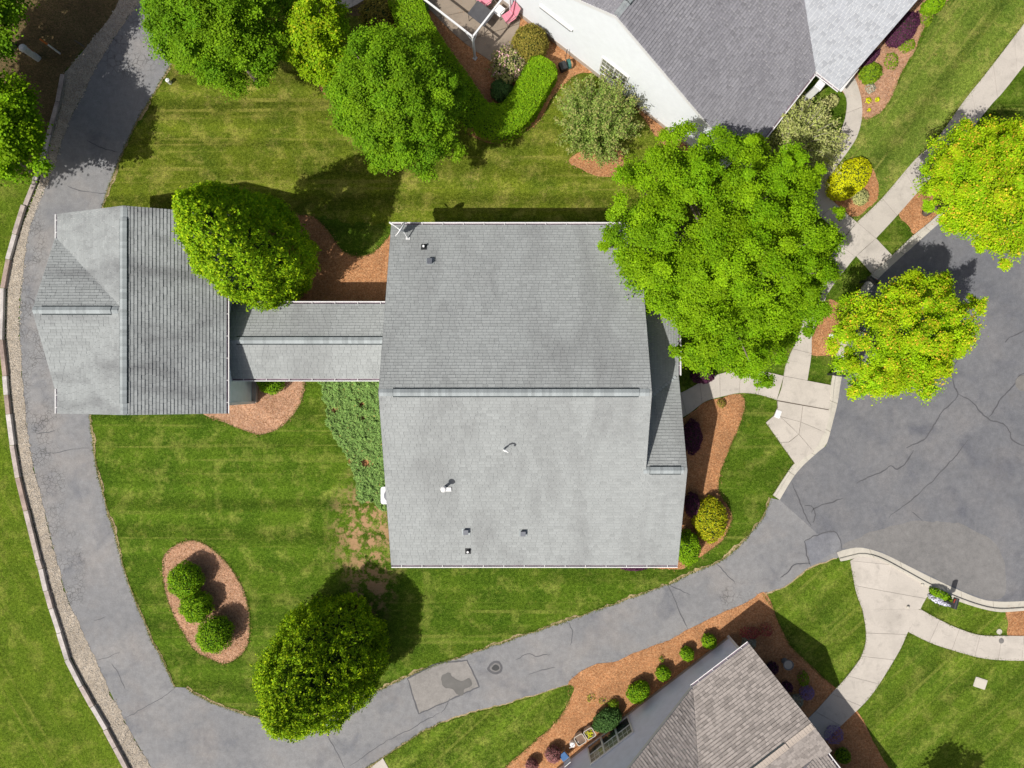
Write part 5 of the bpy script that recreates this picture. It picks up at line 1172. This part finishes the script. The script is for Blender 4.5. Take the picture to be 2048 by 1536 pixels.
# air conditioner beside the house
ac = empty('air_conditioner', (-6.1,-5.5,0), 'pale air conditioner cabinet half hidden under the left roof edge', 'air conditioner')
def rbox(c, d, r, z0, z1):
    p = []
    for (sx, sy, a0) in ((1,1,0),(-1,1,90),(-1,-1,180),(1,-1,270)):
        for j in range(5): q = R(a0+22.5*j); p.append((c[0]+sx*(d[0]/2-r)+r*math.cos(q), c[1]+sy*(d[1]/2-r)+r*math.sin(q)))
    return p
MB().prism(rbox((-6.06,-5.53),(.86,.82),.10,0,0), .1, .76).build('cabinet', M['lead'], ac)
MB().prism(rbox((-6.06,-5.53),(.90,.86),.11,0,0), .761, .80).build('lid', M['acwhite'], ac)
MB().lathe((-6.06,-5.53,.80), [(.30,.0),(.30,.012),(.05,.02)], 20).build('fan_grille', M['lead'], ac)
MB().box((-6.06,-5.53,.05), (1.0,.95,.10)).build('pad', M['kerbc'], ac)
# patio frame, chairs, table
pg = empty('pergola_frame', (-1.87,16.5,0), 'white metal pergola frame over the patio at the top edge', 'pergola')
c0 = Vector((-1.87,16.49,0)); ca = c0-D*4.0; cb = c0+Nn*2.9; cc = ca+Nn*2.9; hp_ = 2.25
for p in (c0, ca, cc, cb): MB().box(p+UP*(hp_/2), (.09,.09,hp_), rz=-.66).box(p+UP*.08, (.18,.18,.06), rz=-.66).build('post', M['white'], pg)
for a, b in ((c0,ca),(c0,cb),(ca,cc),(cb,cc)):
    MB().bar(a+UP*(hp_+.03), b+UP*(hp_+.03), .08, .07).build('rail', M['white'], pg)
for d_ in (-D, Nn): MB().bar(c0+UP*1.75+d_*.03, c0+d_*.45+UP*(hp_-.03), .035).build('brace', M['white'], pg)
def chair(label, loc, rz):
    t = empty('patio_chair', loc, label, 'chair', 'pink sling chairs on the patio', rz)
    def part(k, nm, m):
        me = bpy.data.meshes.new(nm); me.from_pydata([tuple(v) for v in k.v], [], k.f); me.materials.append(M[m]); me.update(); link(bpy.data.objects.new(nm, me), t)
    k = MB(); prof = [(.30,.44),(.18,.415),(0,.40),(-.18,.40),(-.26,.43)]
    for x, z in prof: k.v += [Vector((x,-.26,z)), Vector((x,.26,z)), Vector((x,-.26,z-.012)), Vector((x,.26,z-.012))]
    for j in range(4): i = 4*j; k.f += [[i,i+1,i+5,i+4],[i+2,i+6,i+7,i+3],[i,i+4,i+6,i+2],[i+1,i+3,i+7,i+5]]
    part(k, 'seat', 'pink')
    k = MB(); prof = [(-.27,.45),(-.33,.60),(-.42,.80),(-.52,1.02)]
    for x, z in prof: k.v += [Vector((x,-.26,z)), Vector((x,.26,z)), Vector((x-.012,-.26,z-.004)), Vector((x-.012,.26,z-.004))]
    for j in range(3): i = 4*j; k.f += [[i,i+1,i+5,i+4],[i+2,i+6,i+7,i+3],[i,i+4,i+6,i+2],[i+1,i+3,i+7,i+5]]
    part(k, 'backrest', 'pink')
    for s_ in (-1, 1):
        k = MB().tube([(.30,.29*s_,.0),(.31,.29*s_,.62),(.24,.30*s_,.66),(-.30,.30*s_,.66)], .018, 6); part(k, 'armrest', 'frame')
        part(MB().tube([(-.36,.28*s_,0),(-.24,.28*s_,.42),(-.53,.28*s_,1.04)], .016, 6), 'back_leg', 'frame')
    part(MB().tube([(-.53,-.28,1.04),(-.53,.28,1.04)], .016, 6).tube([(.30,-.28,.43),(.30,.28,.43)], .014, 6), 'frame', 'frame'); return t
q = W(1018,33,.5); chair('pink sling patio chair nearest the white wall', (q.x,q.y,.055), R(215))
q = W(968,2,.5); chair('pink sling patio chair cut by the top edge', (q.x,q.y,.055), R(215))
q = W(962,28,.7); tb = empty('patio_table', (q.x,q.y,.055), 'dark smoked glass patio table between the pink chairs', 'table', rz=-.66)
def lpart(k, nm, m, t):
    me = bpy.data.meshes.new(nm); me.from_pydata([tuple(v) for v in k.v], [], k.f); me.materials.append(M[m]); me.update(); return link(bpy.data.objects.new(nm, me), t)
lpart(MB().box((0,0,.70),(1.05,.85,.012)), 'table_top', 'tableglass', tb)
for sx in (-1,1):
    for sy in (-1,1): lpart(MB().tube([(sx*.50,sy*.40,0),(sx*.48,sy*.38,.69)], .02, 6), 'leg', 'frame', tb)
q = W(998,22,.4); sd = empty('side_table', (q.x,q.y,.055), 'small pale side table between the pink chairs', 'table', rz=-.66)
lpart(MB().box((0,0,.42),(.50,.50,.03)), 'table_top', 'cover', sd)
for sx in (-1,1):
    for sy in (-1,1): lpart(MB().tube([(sx*.21,sy*.21,0),(sx*.21,sy*.21,.41)], .016, 6), 'leg', 'frame', sd)
# hose reel by the white wall
q = W(1131,131,.3); hr = empty('hose_reel', (q.x,q.y,.02), 'teal hose on a reel box by the end of the hedge', 'hose reel', rz=.4)
lpart(MB().box((-.12,.02,.2),(.34,.40,.36)), 'box', 'rubber', hr)
k = MB()
for j in range(5): k.tube([(.13+.03*j+.02*math.cos(a*.5), .22*math.cos(a*.5236), .30+.22*math.sin(a*.5236)) for a in range(13)], .016, 6, False)
lpart(k, 'hose', 'green_hose', hr)
lpart(MB().tube([(.1,0,.3),(.15,.35,.35),(.25,.5,.6),(.3,.55,.7)], .018, 6), 'supply_hose', 'rubber', hr)
# mailboxes
def mailbox(label, px, rz, flag=True):
    q = W(px[0], px[1], 1.1); t = empty('mailbox', (q.x, q.y, .02), label, 'mailbox', 'black kerbside mailboxes', rz)
    k = MB(); n = 10; pr = [(-.10,0),(-.10,.13)]+[(-.10*math.cos(R(18*j)), .13+.10*math.sin(R(18*j))) for j in range(1,10)]+[(.10,.13),(.10,0)]; m = len(pr)
    for x in (-.27,.27):
        for y, z in pr: k.v.append(Vector((x,y,z+1.02)))
    for j in range(m): k.f.append([j, (j+1)%m, m+(j+1)%m, m+j])
    k.f.append(list(range(m))[::-1]); k.f.append([m+j for j in range(m)]); lpart(k, 'box', 'black', t)
    lpart(MB().box((-.12,0,.5),(.10,.10,1.04)).box((-.04,0,.98),(.5,.10,.08)), 'post', 'black', t)
    if flag: lpart(MB().box((.10,.112,1.16),(.20,.012,.04)).box((.18,.112,1.20),(.04,.012,.10)), 'flag', 'red', t)
    return t
mailbox('black mailbox with a red flag on the verge of the lower kerb', (1910,1206), R(75))
mailbox('black mailbox partly under the golden street maple', (1681,749), R(-8))
mailbox('black mailbox in tree shade at the upper kerb', (1746,561), R(-38))
q = W(1882,1203,.3); dome('flower_clump', 'white and blue flowers with greenery round the lower mailbox', (q.x,q.y), .62, .35, 'l_white', 110, 420, .09, cat='flowers', core=False, ry=.16, rz=-.42)
q = W(1884,1190,.4); dome('mailbox_greenery', 'dark green leaves behind the mailbox flowers', (q.x,q.y), .60, .6, 'l_box', 111, 520, .10, cat='plant', core=False, ry=.22, rz=-.42)
# utility pieces
q = W(75,116,.0); t = empty('utility_pedestal', (q.x,q.y,0), 'white plastic utility pedestal with a red label in the leaf litter', 'utility box', rz=R(140))
lpart(MB().prism(rbox((0,0),(.36,.30),.08,0,0), 0, 1.0), 'housing', 'cover', t); lpart(MB().lathe((0,0,1.0), [(.19,0),(.19,.10),(.15,.16),(.03,.18)], 16), 'cap', 'cover', t); lpart(MB().box((-.0,-.152,.62),(.20,.01,.22)).box((.182,0,.62),(.01,.18,.22)), 'sticker', 'red', t)
q = W(120,107,.0); t = empty('marker_post', (q.x,q.y,0), 'thin white marker post with an orange top', 'marker post')
lpart(MB().tube([(0,0,-.05),(0,0,1.0)], .045, 8), 'post', 'cover', t); lpart(MB().tube([(0,0,1.0),(-.01,0,1.5)], .047, 8).lathe((0,0,1.5), [(.047,0),(.02,.04)], 8), 'top', 'orange', t)
q = W(341,166); t = empty('cleanout_pipe', (q.x,q.y,0), 'small white capped pipe in the lawn near the drive', 'pipe')
lpart(MB().tube([(0,0,-.05),(0,0,.30)], .09, 12), 'pipe', 'cover', t); lpart(MB().lathe((0,0,.30), [(.10,0),(.10,.05),(.05,.06),(.045,.09)], 12), 'cap', 'cover', t)
def lid(name, label, cat, px, w, d, rz, m, z=.056, round_=False):
    q = W(*px); k = MB()
    if round_: k.lathe((0,0,0), [(w,0),(w,.012),(w*.9,.016),(w*.86,.010),(w*.3,.012)], 20)
    else: k.prism(rbox((0,0),(w,d),.04,0,0), 0, .025).prism(rbox((0,0),(w*.82,d*.82),.03,0,0), .024, .034)
    o = mesh_obj(name, k.v, k.f, M[m]); o.location = (q.x,q.y,z); o.rotation_euler = (0,0,rz); tag(o, label, cat)
lid('meter_cover', 'white rectangular meter cover at the edge of the apron', 'cover', (1555,828), .28, .40, R(-20), 'cover')
lid('utility_cover', 'white box cover in the mulch beside the golden street maple', 'cover', (1666,672), .42, .24, R(10), 'cover', .03)
lid('valve_cover', 'square grey stone cover lying in the lower right lawn', 'cover', (1960,1366), .62, .50, R(-18), 'kerbc', .012)
lid('drain_cover', 'small round drain cover set in the lower sidewalk', 'cover', (2001,1281), .13, .1, 0, 'greyiron', .058, True)
lid('irrigation_cover', 'pale round irrigation cover in the verge grass', 'cover', (1998,1263), .14, .1, 0, 'kerbc', .02, True)
lid('manhole_cover', 'dark manhole cover at the right edge of the street', 'manhole', (2046,766), .40, .1, 0, 'greyiron', .018, True)
for i, (px, lab) in enumerate((((1843,1168),'small pale ball light on the lower apron edge'),((1814,1213),'small pale ball light at the sidewalk corner'))):
    q = W(*px); k = MB().lathe((0,0,0), [(.05,0),(.075,.04),(.075,.08),(.04,.12),(.01,.125)], 12); o = mesh_obj('path_light', k.v, k.f, M['kerbc']); o.location = (q.x,q.y,.05); tag(o, lab, 'path light', 'pale lights on the walk')
# planters, chair and ring ornament by the blue grey house
for i, (px, rz, lab) in enumerate((((1160,1478),.55,'square planter of brown soil beside the triple window'),((1179,1466),.55,'square planter with yellow sprouts beside the triple window'))):
    q = W(px[0], px[1], .35); t = empty('planter', (q.x,q.y,.02), lab, 'planter', 'square planters', rz)
    k = MB(); o_ = rbox((0,0),(.52,.52),.10,0,0); i_ = rbox((0,0),(.44,.44),.08,0,0); b_ = rbox((0,0),(.40,.40),.08,0,0); m = len(o_)
    k.v = [Vector((*p,0)) for p in b_]+[Vector((*p,.42)) for p in o_]+[Vector((*p,.42)) for p in i_]+[Vector((*p,.34)) for p in i_]
    for L_ in range(3):
        for j in range(m): k.f.append([L_*m+j, L_*m+(j+1)%m, (L_+1)*m+(j+1)%m, (L_+1)*m+j])
    lpart(k, 'pot', 'pot', t); lpart(MB().prism(i_, .30, .355), 'soil', 'potsoil', t)
    if i:
        rs = np.random.RandomState(3); n = 60; leaf_obj('sprouts', np.stack([rs.uniform(-.17,.17,n), rs.uniform(-.17,.17,n), .38+.08*rs.random(n)],1), unit(np.array([0,0,1.])+rs.normal(size=(n,3))*.4), rs.normal(size=(n,3)), .06+.05*rs.random(n), .03+.02*rs.random(n), .8+.4*rs.random(n), rs.random(n), rs.random(n)*0, M['l_gold'], t, (0,0,0))
q = W(1145,1488,.2); t = empty('watering_can', (q.x,q.y,.02), 'pale metal watering can next to the planters', 'watering can', rz=.6)
lpart(MB().lathe((0,0,0), [(.13,0),(.14,.26),(.11,.30),(.05,.31)], 14), 'body', 'dish', t); lpart(MB().tube([(.12,0,.08),(.28,0,.26),(.34,0,.36)], [.03,.02,.035], 8), 'spout', 'dish', t); lpart(MB().tube([(-.12,0,.25),(-.20,0,.36),(-.05,0,.42),(.06,0,.32)], .012, 6), 'handle', 'dish', t)
q = W(1128,1512,.4); t = empty('garden_chair', (q.x,q.y,.02), 'small folding garden chair with a blue cushion by the wall', 'chair', rz=R(130))
lpart(MB().box((0,0,.42),(.40,.40,.04)), 'seat', 'frame', t); lpart(MB().box((.02,0,.46),(.36,.36,.05)), 'cushion', 'blue', t); lpart(MB().box((-.22,0,.66),(.03,.40,.42)), 'backrest', 'cover', t)
for sx in (-1,1):
    for sy in (-1,1): lpart(MB().box((sx*.18,sy*.18,.21),(.03,.03,.42)), 'leg', 'frame', t)
q = W(1573,1326,.3); t = empty('bird_bath', (q.x,q.y,.02), 'round grey bird bath with a dark rim in the shaded bed', 'bird bath')
lpart(MB().lathe((0,0,0), [(.16,0),(.15,.05),(.06,.12),(.06,.42),(.12,.48)], 16), 'pedestal', 'greyiron', t)
k = MB().lathe((0,0,.46), [(.10,0),(.26,.06),(.27,.09),(.24,.09),(.21,.06),(.02,.05)], 20); lpart(k, 'bowl', 'greyiron', t); lpart(MB().lathe((0,0,.52), [(.215,0),(.01,.004)], 20), 'water', 'pot', t)

# ------------------------------------------------------------------ loose bark chips and ragged turf edges
M['chip'] = leaf_mat('bark_chip', (.31,.14,.06), (.54,.32,.175), trans=0., rough_=.85)
M['blade'] = leaf_mat('grass_blade', (.075,.145,.008), (.18,.205,.035), trans=.2)
for bi, (bo, poly) in enumerate(BEDS):
    rs = np.random.RandomState(200+bi); xs = [p[0] for p in poly]; ys = [p[1] for p in poly]
    A_ = (max(xs)-min(xs))*(max(ys)-min(ys)); n = int(min(9000, A_*130)); X = rs.uniform(min(xs), max(xs), n); Y = rs.uniform(min(ys), max(ys), n); kp = inside(poly, X, Y) & (np.abs(X) < 27) & (np.abs(Y) < 21)
    # a few spill over the edge
    E2 = np.array(poly)[rs.randint(0, len(poly), len(poly)*2)]+rs.normal(size=(len(poly)*2, 2))*.07
    X = np.concatenate([X[kp], E2[:,0]]); Y = np.concatenate([Y[kp], E2[:,1]]); n = len(X)
    ang = rs.random(n)*6.283; L = .04+.06*rs.random(n)
    o = leaf_obj('bark_chips', np.stack([X, Y, .028+.02*rs.random(n)], 1), unit(np.array([0,0,1.])+rs.normal(size=(n,3))*.35), np.stack([np.cos(ang), np.sin(ang), rs.normal(size=n)*.2], 1), L, .014+.018*rs.random(n), .60+.6*rs.random(n), rs.random(n), rs.random(n)*0, M['chip'], bo, (0,0,0)); o['kind'] = 'stuff'
def turf(line, per, w, seed, side=0.):
    rs = np.random.RandomState(seed); P = np.array(line); d = np.hypot(*np.diff(P, axis=0).T); cd = np.concatenate([[0], np.cumsum(d)]); n = int(cd[-1]*per)
    t = rs.random(n)*cd[-1]; X = np.interp(t, cd, P[:,0])+rs.normal(size=n)*w; Y = np.interp(t, cd, P[:,1])+rs.normal(size=n)*w
    return X, Y
ed = [c_iar, c_ibr, c_lor[:int(len(c_lor)*.32)]]
for px in ([(327,1114),(353,1089),(387,1081),(423,1096),(463,1137),(487,1181),(498,1224),(497,1284),(477,1314),(450,1326),(420,1317),(390,1301),(360,1254),(337,1204),(327,1157),(327,1114)],
           [(420,832),(452,846),(500,865),(525,869),(560,855),(590,825),(605,795),(609,760)], [(600,430),(628,434),(652,456),(670,482),(690,505),(720,513),(750,502),(775,475),(783,462)],
           [(1479,788),(1490,803),(1485,832),(1470,872),(1450,920),(1438,960),(1440,990),(1456,1012),(1462,1040),(1445,1080),(1410,1108)], [(1527,1189),(1545,1215),(1560,1250),(1580,1290),(1620,1330),(1655,1362)],
           [(1139,1370),(1139,1400),(1110,1445),(1060,1490),(1010,1536)], [(935,268),(965,282),(1000,286),(1040,270),(1080,240),(1110,190),(1150,150)], [(1722,238),(1755,230),(1780,200),(1800,150),(1830,100),(1850,50),(1905,-10)],
           [(650,760),(655,830),(668,865),(685,895),(700,925),(712,960),(714,1000)], [(2048,47),(1969,150),(1869,283),(1763,397),(1713,445)], [(1553,800),(1516,789),(1490,788)], [(1531,845),(1588,926)], [(1544,990),(1588,926)],
           [(1703,1130),(1712,1185),(1724,1218),(1730,1250),(1731,1282),(1722,1312),(1705,1337),(1670,1378)], [(1815,1263),(1802,1293),(1782,1328),(1757,1368),(1720,1415)], [(1815,1263),(1860,1285),(1908,1301),(1960,1315),(2048,1321)], [(1840,1218),(1880,1240),(1920,1258),(1962,1270),(2015,1271)]):
    ed.append(catmull([W2(p) for p in px], 6))
XY = [turf(e, 95, .045, i) for i, e in enumerate(ed)]; X = np.concatenate([a for a, b in XY]); Y = np.concatenate([b for a, b in XY]); n = len(X); rs = np.random.RandomState(9)
o = leaf_obj('turf_edge', np.stack([X, Y, .03+.03*rs.random(n)], 1), unit(np.array([0,0,.8])+rs.normal(size=(n,3))*.5), rs.normal(size=(n,3))*np.array([1,1,.5]), .05+.06*rs.random(n), .012+.014*rs.random(n), .6+.7*rs.random(n), rs.random(n), rs.random(n)*0, M['blade'], lawn, (0,0,0)); o['kind'] = 'stuff'
